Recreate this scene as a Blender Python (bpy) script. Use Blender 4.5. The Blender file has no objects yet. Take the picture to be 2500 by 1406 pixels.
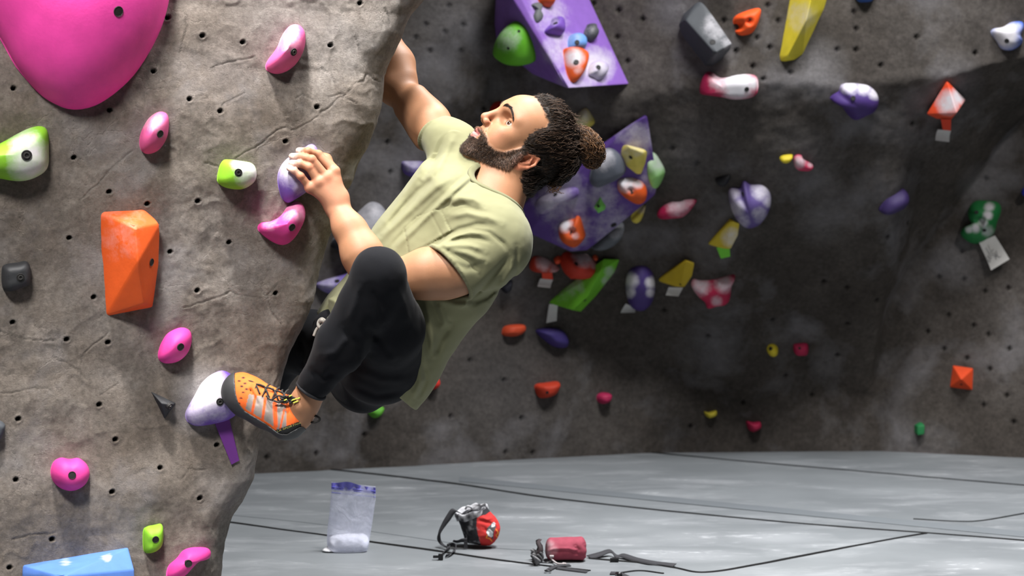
import bpy, bmesh, math, random
import numpy as np
from mathutils import Vector, Matrix

random.seed(4)
RNG = np.random.default_rng(4)
SC = bpy.context.scene
COL = SC.collection

# ------------------------------------------------------------------ camera, world, lights, exposure
FPX = 4861.0                      # focal length in pixels of the 2500 x 1406 frame
CAM = np.array([0.0, 0.0, 1.05])
PITCH = math.atan(153.0 / FPX)
FWD = np.array([0.0, math.cos(PITCH), -math.sin(PITCH)])
RT = np.array([1.0, 0.0, 0.0])
UP = np.array([0.0, math.sin(PITCH), math.cos(PITCH)])

cd = bpy.data.cameras.new('camera')
cam = bpy.data.objects.new('camera', cd)
COL.objects.link(cam)
cd.sensor_width = 36.0
cd.lens = FPX * 36.0 / 2500.0
cam.location = CAM
cam.rotation_euler = (math.pi / 2 - PITCH, 0, 0)
cd.clip_end = 100
cd.dof.use_dof = True
cd.dof.focus_distance = 5.05
cd.dof.aperture_fstop = 4.8
SC.camera = cam

SC.view_settings.view_transform = 'Standard'
SC.view_settings.look = 'None'
SC.view_settings.gamma = 1.0
SC.view_settings.exposure = 0.0
SC.view_settings.use_curve_mapping = False

wd = bpy.data.worlds.new('gym_ambience')
SC.world = wd
wd.use_nodes = True
wd.node_tree.nodes['Background'].inputs[0].default_value = (0.80, 0.88, 1.0, 1)
wd.node_tree.nodes['Background'].inputs[1].default_value = 0.038


def lamp(name, loc, target, energy, size, color=(1, 1, 1), kind='AREA', spread=180, angle=60, blend=0.4):
    l = bpy.data.lights.new(name, kind)
    l.energy = energy
    l.color = color
    if kind == 'AREA':
        l.shape = 'RECTANGLE'
        l.size, l.size_y = size
        l.spread = math.radians(spread)
    else:
        l.shadow_soft_size = size[0]
        l.spot_size = math.radians(angle)
        l.spot_blend = blend
    o = bpy.data.objects.new(name, l)
    COL.objects.link(o)
    o.location = loc
    d = Vector(target) - Vector(loc)
    o.rotation_euler = d.to_track_quat('-Z', 'Y').to_euler()
    return o


WARM = (1.0, 0.965, 0.92)
lamp('ceiling_or_fill_lamp', (-0.85, 3.45, 4.6), (-0.40, 4.75, 1.1), 64, (0.35, 0.3), WARM, spread=72)
lamp('ceiling_or_fill_lamp', (0.85, 4.75, 4.7), (-0.25, 4.95, 1.1), 30, (0.5, 0.35), WARM, spread=72)
lamp('ceiling_or_fill_lamp', (-1.3, 1.6, 4.2), (-0.75, 4.5, 1.0), 34, (0.9, 0.6), WARM, spread=60)  # added fill, no real fixture: brightens the boulder face from the front left
lamp('ceiling_or_fill_lamp', (0.95, 6.1, 4.6), (0.7, 6.4, 0.0), 116, (0.9, 0.6), (0.98, 0.985, 1.0), spread=110)
lamp('ceiling_or_fill_lamp', (2.5, 6.8, 4.6), (2.3, 6.6, 0.0), 75, (0.9, 0.6), (0.98, 0.985, 1.0), spread=110)
lamp('wall_fill_spot', (3.4, 5.2, 4.0), (2.55, 9.2, 0.45), 280, (0.10, 0.1), WARM, 'SPOT', angle=24, blend=0.5)  # added spot lighting the lower right wall; cone edge imitates the overhang's shadow line
lamp('wall_fill_spot', (2.0, 6.0, 4.8), (1.1, 8.5, 2.15), 230, (0.12, 0.1), WARM, 'SPOT', angle=58, blend=0.8)  # unseen spot added to wash the upper back wall


# ------------------------------------------------------------------ pixel helpers
def ray(px, py):
    d = FWD + RT * ((px - 1250.0) / FPX) + UP * ((703.0 - py) / FPX)
    return d


def Q(px, py, d):
    """the point at distance d along the view axis seen at this place of the photograph"""
    return CAM + ray(px, py) * d


def FL(px, py, z=0.0):
    r = ray(px, py)
    return CAM + r * ((z - CAM[2]) / r[2])


def lin(c):
    """sRGB 0-255 -> linear"""
    out = []
    for v in c[:3]:
        v = v / 255.0
        out.append(v / 12.92 if v <= 0.04045 else ((v + 0.055) / 1.055) ** 2.4)
    return np.array(out)


def unit(v):
    v = np.asarray(v, float)
    return v / np.linalg.norm(v)


# ------------------------------------------------------------------ noise
def _hash(ix, iy, iz, seed):
    h = (ix * 374761393 + iy * 668265263 + iz * 2147483647 + seed * 1274126177) & 0xFFFFFFFF
    h = ((h ^ (h >> 13)) * 1274126177) & 0xFFFFFFFF
    h = (h ^ (h >> 16)) & 0xFFFF
    return h.astype(np.float32) / 65535.0


def vnoise(p, scale=1.0, seed=0):
    p = np.asarray(p, np.float64) * scale
    i = np.floor(p).astype(np.int64)
    f = (p - i)
    f = f * f * (3 - 2 * f)
    r = 0
    for dx in (0, 1):
        wx = f[..., 0] if dx else 1 - f[..., 0]
        for dy in (0, 1):
            wy = f[..., 1] if dy else 1 - f[..., 1]
            for dz in (0, 1):
                wz = f[..., 2] if dz else 1 - f[..., 2]
                r = r + wx * wy * wz * _hash(i[..., 0] + dx, i[..., 1] + dy, i[..., 2] + dz, seed)
    return r * 2 - 1


def fbm(p, scale=1.0, octaves=4, seed=0, gain=0.5):
    a, r, t = 1.0, 0, 0
    for o in range(octaves):
        r = r + a * vnoise(p, scale * 2.03 ** o, seed + o * 17)
        t += a
        a *= gain
    return r / t


# ------------------------------------------------------------------ objects
def prop(o, label=None, cat=None, group=None, kind=None):
    if label: o['label'] = label
    if cat: o['category'] = cat
    if group: o['group'] = group
    if kind: o['kind'] = kind
    return o


def empty(name, loc):
    o = bpy.data.objects.new(name, None)
    COL.objects.link(o)
    o.location = loc
    return o


def setattr_col(me, name, data):
    a = me.attributes.new(name, 'FLOAT_COLOR', 'POINT')
    n = len(me.vertices)
    arr = np.ones((n, 4), np.float32)
    arr[:, :3] = data
    a.data.foreach_set('color', arr.ravel())


def setattr_f(me, name, data):
    a = me.attributes.new(name, 'FLOAT', 'POINT')
    a.data.foreach_set('value', np.asarray(data, np.float32).ravel())


def mk(name, V, F, mats, parent=None, smooth=True, col=None, f_attrs=None, matidx=None, origin=None):
    """one mesh object from arrays; F: quad/tri array or list of tuples. World coordinates."""
    V = np.asarray(V, np.float64)
    if origin is None:
        origin = V.mean(0)
    origin = np.asarray(origin, float)
    me = bpy.data.meshes.new(name)
    if isinstance(F, np.ndarray):
        k = F.shape[1]
        nf = len(F)
        me.vertices.add(len(V))
        me.vertices.foreach_set('co', (V - origin).astype(np.float32).ravel())
        me.loops.add(nf * k)
        me.loops.foreach_set('vertex_index', F.astype(np.int32).ravel())
        me.polygons.add(nf)
        me.polygons.foreach_set('loop_start', np.arange(0, nf * k, k, dtype=np.int32))
        me.polygons.foreach_set('loop_total', np.full(nf, k, np.int32))
        me.update(calc_edges=True)
    else:
        me.from_pydata([tuple(v) for v in (V - origin)], [], [tuple(f) for f in F])
        me.update()
    me.validate()
    if not isinstance(mats, (list, tuple)):
        mats = [mats]
    for m in mats:
        me.materials.append(m)
    if matidx is not None:
        me.polygons.foreach_set('material_index', np.asarray(matidx, np.int32))
    me.polygons.foreach_set('use_smooth', np.full(len(me.polygons), bool(smooth)))
    if col is not None:
        c = np.asarray(col, np.float32)
        if c.ndim == 1:
            c = np.tile(c, (len(V), 1))
        setattr_col(me, 'Col', c)
    for k2, v in (f_attrs or {}).items():
        setattr_f(me, k2, v)
    o = bpy.data.objects.new(name, me)
    COL.objects.link(o)
    if parent is not None:
        o.parent = parent
        bp = parent
        off = Vector((0, 0, 0))
        while bp is not None:
            off += bp.location
            bp = bp.parent
        o.location = Vector(origin) - off
    else:
        o.location = origin
    return o


# ------------------------------------------------------------------ materials
def nodes_of(name):
    m = bpy.data.materials.new(name)
    m.use_nodes = True
    nt = m.node_tree
    return m, nt, nt.nodes['Principled BSDF']


def N(nt, t, **kw):
    n = nt.nodes.new(t)
    for k, v in kw.items():
        if k.startswith('i_'):
            n.inputs[k[2:].replace('_', ' ')].default_value = v
        else:
            setattr(n, k, v)
    return n


def noise_node(nt, scale, detail=4, rough=0.55, dist=0.0, coord='Object', vec=None):
    tc = nt.nodes.new('ShaderNodeTexCoord')
    n = nt.nodes.new('ShaderNodeTexNoise')
    n.inputs['Scale'].default_value = scale
    n.inputs['Detail'].default_value = detail
    n.inputs['Roughness'].default_value = rough
    n.inputs['Distortion'].default_value = dist
    nt.links.new(vec if vec is not None else tc.outputs[coord], n.inputs['Vector'])
    return n


def mixc(nt, fac, a, b, mode='MIX'):
    n = nt.nodes.new('ShaderNodeMix')
    n.data_type = 'RGBA'
    n.blend_type = mode
    for i, v in ((0, fac), (6, a), (7, b)):
        if hasattr(v, 'is_output') or isinstance(v, bpy.types.NodeSocket):
            nt.links.new(v, n.inputs[i])
        else:
            if i == 0:
                n.inputs[i].default_value = v
            else:
                n.inputs[i].default_value = (*v[:3], 1)
    return n.outputs[2]


def mathn(nt, op, a, b=None, clamp=False):
    n = nt.nodes.new('ShaderNodeMath')
    n.operation = op
    n.use_clamp = clamp
    for i, v in ((0, a), (1, b)):
        if v is None: continue
        if isinstance(v, bpy.types.NodeSocket):
            nt.links.new(v, n.inputs[i])
        else:
            n.inputs[i].default_value = v
    return n.outputs[0]


def ramp(nt, fac, stops):
    n = nt.nodes.new('ShaderNodeValToRGB')
    e = n.color_ramp.elements
    e[0].position, e[0].color = stops[0][0], (*stops[0][1], 1)
    e[1].position, e[1].color = stops[1][0], (*stops[1][1], 1)
    for p, c in stops[2:]:
        x = e.new(p)
        x.color = (*c, 1)
    nt.links.new(fac, n.inputs[0])
    return n.outputs[0]


def bump(nt, h, strength, dist, nrm=None):
    b = nt.nodes.new('ShaderNodeBump')
    b.inputs['Strength'].default_value = strength
    b.inputs['Distance'].default_value = dist
    nt.links.new(h, b.inputs['Height'])
    if nrm is not None:
        nt.links.new(nrm, b.inputs['Normal'])
    return b.outputs[0]


def m_plain(name, srgb, rough=0.6, metal=0.0, var=0.12, nscale=40, bs=0.15, bd=0.001, spec=0.5, sheen=0.0):
    m, nt, b = nodes_of(name)
    c = lin(srgb)
    n = noise_node(nt, nscale)
    colr = mixc(nt, n.outputs[0], c * (1 - var), np.minimum(c * (1 + var), 1))
    nt.links.new(colr, b.inputs['Base Color'])
    b.inputs['Roughness'].default_value = rough
    b.inputs['Metallic'].default_value = metal
    b.inputs['Specular IOR Level'].default_value = spec
    b.inputs['Sheen Weight'].default_value = sheen
    nt.links.new(bump(nt, noise_node(nt, nscale * 6, 3).outputs[0], bs, bd), b.inputs['Normal'])
    return m


def m_attr(name, rough=0.6, sss=0.0, var=0.1, nscale=30, bs=0.2, bd=0.001, bscale=200, spec=0.4, sheen=0.0, sheen_rough=0.5):
    """base colour from the Col attribute (what the thing is painted / dyed)"""
    m, nt, b = nodes_of(name)
    a = N(nt, 'ShaderNodeAttribute', attribute_name='Col')
    n = noise_node(nt, nscale)
    v = ramp(nt, n.outputs[0], [(0.25, (1 - var,) * 3), (0.75, (1 + var,) * 3)])
    colr = mixc(nt, 1.0, a.outputs[0], v, 'MULTIPLY')
    nt.links.new(colr, b.inputs['Base Color'])
    b.inputs['Roughness'].default_value = rough
    b.inputs['Specular IOR Level'].default_value = spec
    if sss:
        b.inputs['Subsurface Weight'].default_value = sss
        b.inputs['Subsurface Radius'].default_value = (1.0, 0.35, 0.2)
        b.inputs['Subsurface Scale'].default_value = 0.006
    b.inputs['Sheen Weight'].default_value = sheen
    b.inputs['Sheen Roughness'].default_value = sheen_rough
    nt.links.new(bump(nt, noise_node(nt, bscale, 3).outputs[0], bs, bd), b.inputs['Normal'])
    return m


def m_resin():
    """moulded polyurethane / fibreglass with chalk rubbed on by hands (chalk attribute)"""
    m, nt, b = nodes_of('hold_resin')
    a = N(nt, 'ShaderNodeAttribute', attribute_name='Col')
    ch = N(nt, 'ShaderNodeAttribute', attribute_name='chalk')
    n1 = noise_node(nt, 28, 5, 0.6)
    n2 = noise_node(nt, 140, 3, 0.6)
    k = mathn(nt, 'MULTIPLY', mathn(nt, 'SUBTRACT', n1.outputs[0], 0.5), 0.9)
    k = mathn(nt, 'ADD', k, mathn(nt, 'MULTIPLY', mathn(nt, 'SUBTRACT', n2.outputs[0], 0.5), 0.35))
    k = mathn(nt, 'ADD', ch.outputs['Fac'], k)
    gate = mathn(nt, 'MULTIPLY', ch.outputs['Fac'], 6.0, True)
    k = mathn(nt, 'MULTIPLY', mathn(nt, 'MULTIPLY', k, gate), 1.0, True)
    v = ramp(nt, noise_node(nt, 18).outputs[0], [(0.3, (0.9,) * 3), (0.7, (1.07,) * 3)])
    base = mixc(nt, 1.0, a.outputs[0], v, 'MULTIPLY')
    c = mixc(nt, k, base, lin((212, 208, 213)))
    nt.links.new(c, b.inputs['Base Color'])
    b.inputs['Roughness'].default_value = 0.62
    b.inputs['Specular IOR Level'].default_value = 0.35
    nt.links.new(bump(nt, n2.outputs[0], 0.25, 0.0012), b.inputs['Normal'])
    return m


def m_wall(name, tones, cscale=3.0, crack=1.0, chalkiness=0.35, bumpk=1.0):
    """troweled cement skin: mottled stains, chalk haze, grit, hairline cracks"""
    m, nt, b = nodes_of(name)
    tc = nt.nodes.new('ShaderNodeTexCoord')
    big = noise_node(nt, cscale, 6, 0.62)
    mid = noise_node(nt, cscale * 5, 6, 0.65, 0.2)
    fine = noise_node(nt, cscale * 34, 7, 0.72)
    c = ramp(nt, big.outputs[0], [(0.28, lin(tones[0])), (0.72, lin(tones[2])), (0.5, lin(tones[1]))])
    c2 = ramp(nt, mid.outputs[0], [(0.3, (0.74, 0.73, 0.72)), (0.68, (1.16, 1.15, 1.15))])
    c = mixc(nt, 0.9, c, c2, 'MULTIPLY')
    c3 = ramp(nt, fine.outputs[0], [(0.30, (0.55,) * 3), (0.68, (1.2,) * 3)])
    c = mixc(nt, 0.85, c, c3, 'MULTIPLY')
    hz = noise_node(nt, cscale * 1.7, 5, 0.6, 0.3)
    hzf = ramp(nt, hz.outputs[0], [(0.52, (0, 0, 0)), (0.75, (1, 1, 1))])
    c = mixc(nt, mathn(nt, 'MULTIPLY', hzf, chalkiness), c, lin((186, 184, 190)))
    # dark bolt sockets (vertex attribute)
    ho = N(nt, 'ShaderNodeAttribute', attribute_name='socket')
    c = mixc(nt, ho.outputs['Fac'], c, lin((32, 28, 26)))
    ck = N(nt, 'ShaderNodeAttribute', attribute_name='chalk')
    kk = mathn(nt, 'MULTIPLY', ck.outputs['Fac'], mathn(nt, 'ADD', fine.outputs[0], 0.35), True)
    c = mixc(nt, kk, c, lin((214, 212, 218)))
    nt.links.new(c, b.inputs['Base Color'])
    b.inputs['Roughness'].default_value = 0.92
    b.inputs['Specular IOR Level'].default_value = 0.2
    # relief
    grit = noise_node(nt, 260, 6, 0.8)
    lump = noise_node(nt, 62, 8, 0.7, 0.0)
    vo = nt.nodes.new('ShaderNodeTexVoronoi')
    vo.feature = 'DISTANCE_TO_EDGE'
    vo.inputs['Scale'].default_value = 7.5
    wn = noise_node(nt, 9, 5, 0.6)
    add = nt.nodes.new('ShaderNodeVectorMath')
    add.operation = 'MULTIPLY_ADD'
    nt.links.new(wn.outputs['Color'], add.inputs[0])
    add.inputs[1].default_value = (0.16, 0.16, 0.16)
    nt.links.new(tc.outputs['Object'], add.inputs[2])
    nt.links.new(add.outputs[0], vo.inputs['Vector'])
    cr = ramp(nt, vo.outputs['Distance'], [(0.0, (0, 0, 0)), (0.022, (1, 1, 1))])
    gate = ramp(nt, noise_node(nt, 4.5, 2).outputs[0], [(0.52, (1, 1, 1)), (0.6, (0, 0, 0))])
    crk = mathn(nt, 'MAXIMUM', cr, gate)
    n1 = bump(nt, lump.outputs[0], 0.7 * bumpk, 0.010)
    n2 = bump(nt, grit.outputs[0], 1.0 * bumpk, 0.0060, n1)
    n3 = bump(nt, crk, 0.5 * crack, 0.003, n2)
    nt.links.new(n3, b.inputs['Normal'])
    return m


RESIN = m_resin()
BOLT_DARK = m_plain('bolt_socket', (22, 20, 20), 0.7)
BOLT_STEEL = m_plain('bolt_steel', (120, 118, 116), 0.35, 0.9, bs=0.05)
WEB = m_plain('black_webbing', (48, 48, 52), 0.85, bs=0.6, bd=0.001, nscale=60)
PLASTIC_BLACK = m_plain('black_plastic', (24, 24, 26), 0.4)
PAPER = m_plain('white_card', (205, 203, 200), 0.8, var=0.04)
PENCIL = m_plain('pencil_grey', (158, 156, 154), 0.8)


# ------------------------------------------------------------------ small mesh helpers
def smooth_closed(pts, n):
    """closed Catmull-Rom through the points, n samples, even by arc length"""
    P = np.asarray(pts, float)
    m = len(P)
    out = []
    for i in range(m):
        p0, p1, p2, p3 = P[(i - 1) % m], P[i], P[(i + 1) % m], P[(i + 2) % m]
        for t in np.linspace(0, 1, 12, endpoint=False):
            out.append(0.5 * ((2 * p1) + (-p0 + p2) * t + (2 * p0 - 5 * p1 + 4 * p2 - p3) * t * t + (-p0 + 3 * p1 - 3 * p2 + p3) * t ** 3))
    out = np.array(out)
    d = np.r_[0, np.cumsum(np.linalg.norm(np.roll(out, -1, 0) - out, axis=1))]
    L = d[-1]
    o2 = np.vstack([out, out[:1]])
    s = np.linspace(0, L, n, endpoint=False)
    return np.stack([np.interp(s, d, o2[:, k]) for k in range(P.shape[1])], 1)


def smooth_open(pts, n):
    P = np.asarray(pts, float)
    P = np.vstack([2 * P[0] - P[1], P, 2 * P[-1] - P[-2]])
    out = []
    for i in range(1, len(P) - 2):
        p0, p1, p2, p3 = P[i - 1], P[i], P[i + 1], P[i + 2]
        for t in np.linspace(0, 1, 12, endpoint=False):
            out.append(0.5 * ((2 * p1) + (-p0 + p2) * t + (2 * p0 - 5 * p1 + 4 * p2 - p3) * t * t + (-p0 + 3 * p1 - 3 * p2 + p3) * t ** 3))
    out.append(P[-2])
    out = np.array(out)
    d = np.r_[0, np.cumsum(np.linalg.norm(np.diff(out, axis=0), axis=1))]
    s = np.linspace(0, d[-1], n)
    return np.stack([np.interp(s, d, out[:, k]) for k in range(P.shape[1])], 1)


def grid_faces(nr, nc, close_c=False, close_r=False, base=0):
    r = np.arange(nr if close_r else nr - 1)
    c = np.arange(nc if close_c else nc - 1)
    R, C = np.meshgrid(r, c, indexing='ij')
    R2, C2 = (R + 1) % nr, (C + 1) % nc
    return np.stack([R * nc + C, R * nc + C2, R2 * nc + C2, R2 * nc + C], -1).reshape(-1, 4) + base


def tubes(paths, radii, sides=3):
    """paths (S,P,3), radii (S,P) -> V,F for all strands at once"""
    paths = np.asarray(paths, float)
    S, Pn, _ = paths.shape
    radii = np.broadcast_to(np.asarray(radii, float), (S, Pn))
    t = np.gradient(paths, axis=1)
    t /= np.linalg.norm(t, axis=2, keepdims=True) + 1e-9
    ref = np.where(np.abs(t[..., 2:3]) < 0.9, np.array([0, 0, 1.0]), np.array([1.0, 0, 0]))
    a = np.cross(t, ref)
    a /= np.linalg.norm(a, axis=2, keepdims=True) + 1e-9
    b = np.cross(t, a)
    ang = np.arange(sides) * 2 * math.pi / sides
    V = paths[:, :, None] + radii[:, :, None, None] * (np.cos(ang)[None, None, :, None] * a[:, :, None] + np.sin(ang)[None, None, :, None] * b[:, :, None])
    f1 = grid_faces(Pn, sides, close_c=True)
    F = (f1[None] + (np.arange(S) * Pn * sides)[:, None, None]).reshape(-1, 4)
    return V.reshape(-1, 3), F


def tube(pts, r, n=24, sides=10, smooth=True):
    P = smooth_open(pts, n) if smooth else np.asarray(pts, float)
    rr = np.interp(np.linspace(0, 1, len(P)), np.linspace(0, 1, len(np.atleast_1d(r))), np.atleast_1d(r)) if np.ndim(r) else np.full(len(P), r)
    # rotation-minimising frame
    t = np.gradient(P, axis=0)
    t /= np.linalg.norm(t, axis=1, keepdims=True) + 1e-12
    a = np.cross(t[0], [0, 0, 1.0])
    if np.linalg.norm(a) < 0.1: a = np.cross(t[0], [1.0, 0, 0])
    A = [unit(a)]
    for i in range(1, len(P)):
        v = A[-1] - t[i] * np.dot(A[-1], t[i])
        A.append(unit(v))
    A = np.array(A)
    B = np.cross(t, A)
    ang = np.arange(sides) * 2 * math.pi / sides
    V = P[:, None] + rr[:, None, None] * (np.cos(ang)[None, :, None] * A[:, None] + np.sin(ang)[None, :, None] * B[:, None])
    V = V.reshape(-1, 3)
    F = [tuple(f) for f in grid_faces(len(P), sides, close_c=True)]
    F.append(tuple(range(sides))[::-1])
    F.append(tuple(range(len(V) - sides, len(V))))
    return V, F


def ribbon(pts, width_vecs, thick, n=40):
    """flat strap: pts (k,3), width_vecs (k,3) full width vectors"""
    P = smooth_open(pts, n)
    Wv = smooth_open(width_vecs, n)
    t = np.gradient(P, axis=0)
    nn = np.cross(t, Wv)
    nn /= np.linalg.norm(nn, axis=1, keepdims=True) + 1e-9
    h = thick / 2
    V = np.stack([P - Wv / 2 - nn * h, P + Wv / 2 - nn * h, P + Wv / 2 + nn * h, P - Wv / 2 + nn * h], 1).reshape(-1, 3)
    F = [tuple(f) for f in grid_faces(n, 4, close_c=True)]
    F += [(3, 2, 1, 0), tuple(range(len(V) - 4, len(V)))]
    return V, F


def join(parts):
    V, F, o = [], [], 0
    for v, f in parts:
        V.append(np.asarray(v, float))
        F += [tuple(int(i) + o for i in x) for x in f]
        o += len(v)
    return np.vstack(V), F


def boxv(c, ax, ay, az):
    """box from centre and three half-vectors"""
    c, ax, ay, az = [np.asarray(v, float) for v in (c, ax, ay, az)]
    V = [c + sx * ax + sy * ay + sz * az for sz in (-1, 1) for sy in (-1, 1) for sx in (-1, 1)]
    F = [(0, 2, 3, 1), (4, 5, 7, 6), (0, 1, 5, 4), (2, 6, 7, 3), (0, 4, 6, 2), (1, 3, 7, 5)]
    return np.array(V), F


def seg_dist(P, a, b):
    """distance of points P (n,3 or n,2) to segment a-b"""
    a, b = np.asarray(a, float), np.asarray(b, float)
    ba = b - a
    t = np.clip(((P - a) @ ba) / (ba @ ba + 1e-12), 0, 1)
    return np.linalg.norm(P - a - t[:, None] * ba, axis=1)


def poly_dist(P, pts):
    d = np.full(len(P), 1e9)
    for i in range(len(pts) - 1):
        d = np.minimum(d, seg_dist(P, pts[i], pts[i + 1]))
    return d


def to_px(P):
    """world -> photograph pixels (used only to find which vertices a mark touches)"""
    d = np.asarray(P) - CAM
    z = d @ FWD
    return np.stack([1250 + FPX * (d @ RT) / z, 703 - FPX * (d @ UP) / z], 1)

# ------------------------------------------------------------------ distance-field sculpting
class Sculpt:
    def __init__(s, lo, hi, vox):
        s.lo = np.asarray(lo, float)
        s.v = vox
        s.n = np.ceil((np.asarray(hi, float) - s.lo) / vox).astype(int) + 1
        s.d = np.full(s.n, 1.0, np.float32)

    def win(s, lo, hi):
        a = np.clip(np.floor((np.asarray(lo) - s.lo) / s.v).astype(int), 0, s.n - 1)
        b = np.clip(np.ceil((np.asarray(hi) - s.lo) / s.v).astype(int) + 1, 1, s.n)
        if np.any(b - a < 1): return None, None
        sl = tuple(slice(a[i], b[i]) for i in range(3))
        ax = [s.lo[i] + np.arange(a[i], b[i]) * s.v for i in range(3)]
        return sl, (ax[0][:, None, None], ax[1][None, :, None], ax[2][None, None, :])

    def put(s, sl, e, k, mode):
        d = s.d[sl]
        e = e.astype(np.float32)
        if mode == 'add':
            h = np.maximum(k - np.abs(d - e), 0) / max(k, 1e-6)
            s.d[sl] = np.minimum(d, e) - h * h * k * 0.25
        elif mode == 'sub':
            h = np.maximum(k - np.abs(d + e), 0) / max(k, 1e-6)
            s.d[sl] = np.maximum(d, -e) + h * h * k * 0.25
        elif mode == 'int':
            h = np.maximum(k - np.abs(d - e), 0) / max(k, 1e-6)
            s.d[sl] = np.maximum(d, e) + h * h * k * 0.25

    def cone(s, a, b, ra, rb=None, k=0.01, mode='add'):
        rb = ra if rb is None else rb
        a, b = np.asarray(a, float), np.asarray(b, float)
        m = max(ra, rb) + k * 2 + 4 * s.v
        sl, X = s.win(np.minimum(a, b) - m, np.maximum(a, b) + m)
        if sl is None: return
        ba = b - a
        L = ba @ ba + 1e-12
        p = [X[i] - a[i] for i in range(3)]
        t = np.clip((p[0] * ba[0] + p[1] * ba[1] + p[2] * ba[2]) / L, 0, 1)
        q = (p[0] - t * ba[0]) ** 2 + (p[1] - t * ba[1]) ** 2 + (p[2] - t * ba[2]) ** 2
        s.put(sl, np.sqrt(q) - (ra + (rb - ra) * t), k, mode)

    def chain(s, pts, rs, k=0.01, mode='add'):
        if np.ndim(rs) == 0: rs = [rs] * len(pts)
        for i in range(len(pts) - 1):
            s.cone(pts[i], pts[i + 1], rs[i], rs[i + 1], k, mode)

    def ell(s, c, axes, rad, k=0.01, mode='add'):
        """ellipsoid; axes = three unit vectors, rad = three radii"""
        c = np.asarray(c, float)
        A = [unit(v) for v in axes]
        rad = np.asarray(rad, float)
        m = rad.max() + 2 * k + 4 * s.v
        sl, X = s.win(c - m, c + m)
        if sl is None: return
        p = [X[i] - c[i] for i in range(3)]
        k0 = 0
        k1 = 0
        for v, r in zip(A, rad):
            q = p[0] * v[0] + p[1] * v[1] + p[2] * v[2]
            k0 = k0 + (q / r) ** 2
            k1 = k1 + (q / r ** 2) ** 2
        k0 = np.sqrt(k0)
        k1 = np.sqrt(k1) + 1e-9
        s.put(sl, k0 * (k0 - 1) / k1, k, mode)

    def ecap(s, a, b, L, Nn, ra, rb, k=0.03, mode='add', endr=None):
        """segment with an elliptical section: ra=(semi along L, semi along N) at a, rb at b"""
        a, b = np.asarray(a, float), np.asarray(b, float)
        S = unit(b - a)
        L = unit(np.asarray(L) - S * np.dot(L, S))
        Nn = unit(np.cross(S, L)) * (1 if np.dot(np.cross(S, L), Nn) > 0 else -1)
        ln = np.linalg.norm(b - a)
        m = max(*ra, *rb) + 2 * k + 4 * s.v
        sl, X = s.win(np.minimum(a, b) - m, np.maximum(a, b) + m)
        if sl is None: return
        p = [X[i] - a[i] for i in range(3)]
        h = p[0] * S[0] + p[1] * S[1] + p[2] * S[2]
        l = p[0] * L[0] + p[1] * L[1] + p[2] * L[2]
        n = p[0] * Nn[0] + p[1] * Nn[1] + p[2] * Nn[2]
        t = np.clip(h / ln, 0, 1)
        e = h - t * ln
        sL = ra[0] + (rb[0] - ra[0]) * t
        sN = ra[1] + (rb[1] - ra[1]) * t
        sE = endr if endr else np.minimum(sL, sN)
        k0 = np.sqrt((l / sL) ** 2 + (n / sN) ** 2 + (e / sE) ** 2)
        k1 = np.sqrt((l / sL ** 2) ** 2 + (n / sN ** 2) ** 2 + (e / sE ** 2) ** 2) + 1e-9
        s.put(sl, k0 * (k0 - 1) / k1, k, mode)

    def ccone(s, a, b, ra, rb, p, n, k=0.01, mode='add'):
        """cone cut off by the plane (p, n)"""
        a, b = np.asarray(a, float), np.asarray(b, float)
        n = unit(n)
        m = max(ra, rb) + k * 2 + 4 * s.v
        sl, X = s.win(np.minimum(a, b) - m, np.maximum(a, b) + m)
        ba = b - a
        L = ba @ ba
        q = [X[i] - a[i] for i in range(3)]
        t = np.clip((q[0] * ba[0] + q[1] * ba[1] + q[2] * ba[2]) / L, 0, 1)
        d = np.sqrt((q[0] - t * ba[0]) ** 2 + (q[1] - t * ba[1]) ** 2 + (q[2] - t * ba[2]) ** 2) - (ra + (rb - ra) * t)
        pl = (X[0] - p[0]) * n[0] + (X[1] - p[1]) * n[1] + (X[2] - p[2]) * n[2]
        s.put(sl, np.maximum(d, pl), k, mode)

    def half(s, p, n, k=0.004):
        """keep the side of the plane opposite to n"""
        n = unit(n)
        sl, X = s.win(s.lo, s.lo + (s.n - 1) * s.v)
        s.put(sl, (X[0] - p[0]) * n[0] + (X[1] - p[1]) * n[1] + (X[2] - p[2]) * n[2], k, 'int')

    def pts(s):
        g = np.stack(np.meshgrid(*[s.lo[i] + np.arange(s.n[i]) * s.v for i in range(3)], indexing='ij'), -1)
        return g

    def near(s, thr):
        """indices and positions of grid points close to the surface"""
        I = np.argwhere(np.abs(s.d) < thr)
        return I, s.lo + I * s.v

    def displace(s, fn, thr=0.03):
        I, P = s.near(thr)
        s.d[I[:, 0], I[:, 1], I[:, 2]] -= fn(P).astype(np.float32)

    def mesh(s):
        d = s.d
        ins = d < 0
        c = np.zeros(np.array(d.shape) - 1, np.int8)
        for i in (0, 1):
            for j in (0, 1):
                for k in (0, 1):
                    c += ins[i:d.shape[0] - 1 + i, j:d.shape[1] - 1 + j, k:d.shape[2] - 1 + k]
        act = (c > 0) & (c < 8)
        I = np.argwhere(act)
        idx = np.full(act.shape, -1, np.int64)
        idx[act] = np.arange(len(I))
        offs = np.array([(i, j, k) for i in (0, 1) for j in (0, 1) for k in (0, 1)])
        vals = np.stack([d[I[:, 0] + o[0], I[:, 1] + o[1], I[:, 2] + o[2]] for o in offs], 1)
        acc = np.zeros((len(I), 3))
        cnt = np.zeros(len(I))
        for e0 in range(8):
            for e1 in range(e0 + 1, 8):
                if np.abs(offs[e0] - offs[e1]).sum() != 1: continue
                v0, v1 = vals[:, e0], vals[:, e1]
                m = (v0 < 0) != (v1 < 0)
                t = v0[m] / (v0[m] - v1[m])
                acc[m] += offs[e0] + t[:, None] * (offs[e1] - offs[e0])
                cnt[m] += 1
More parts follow.
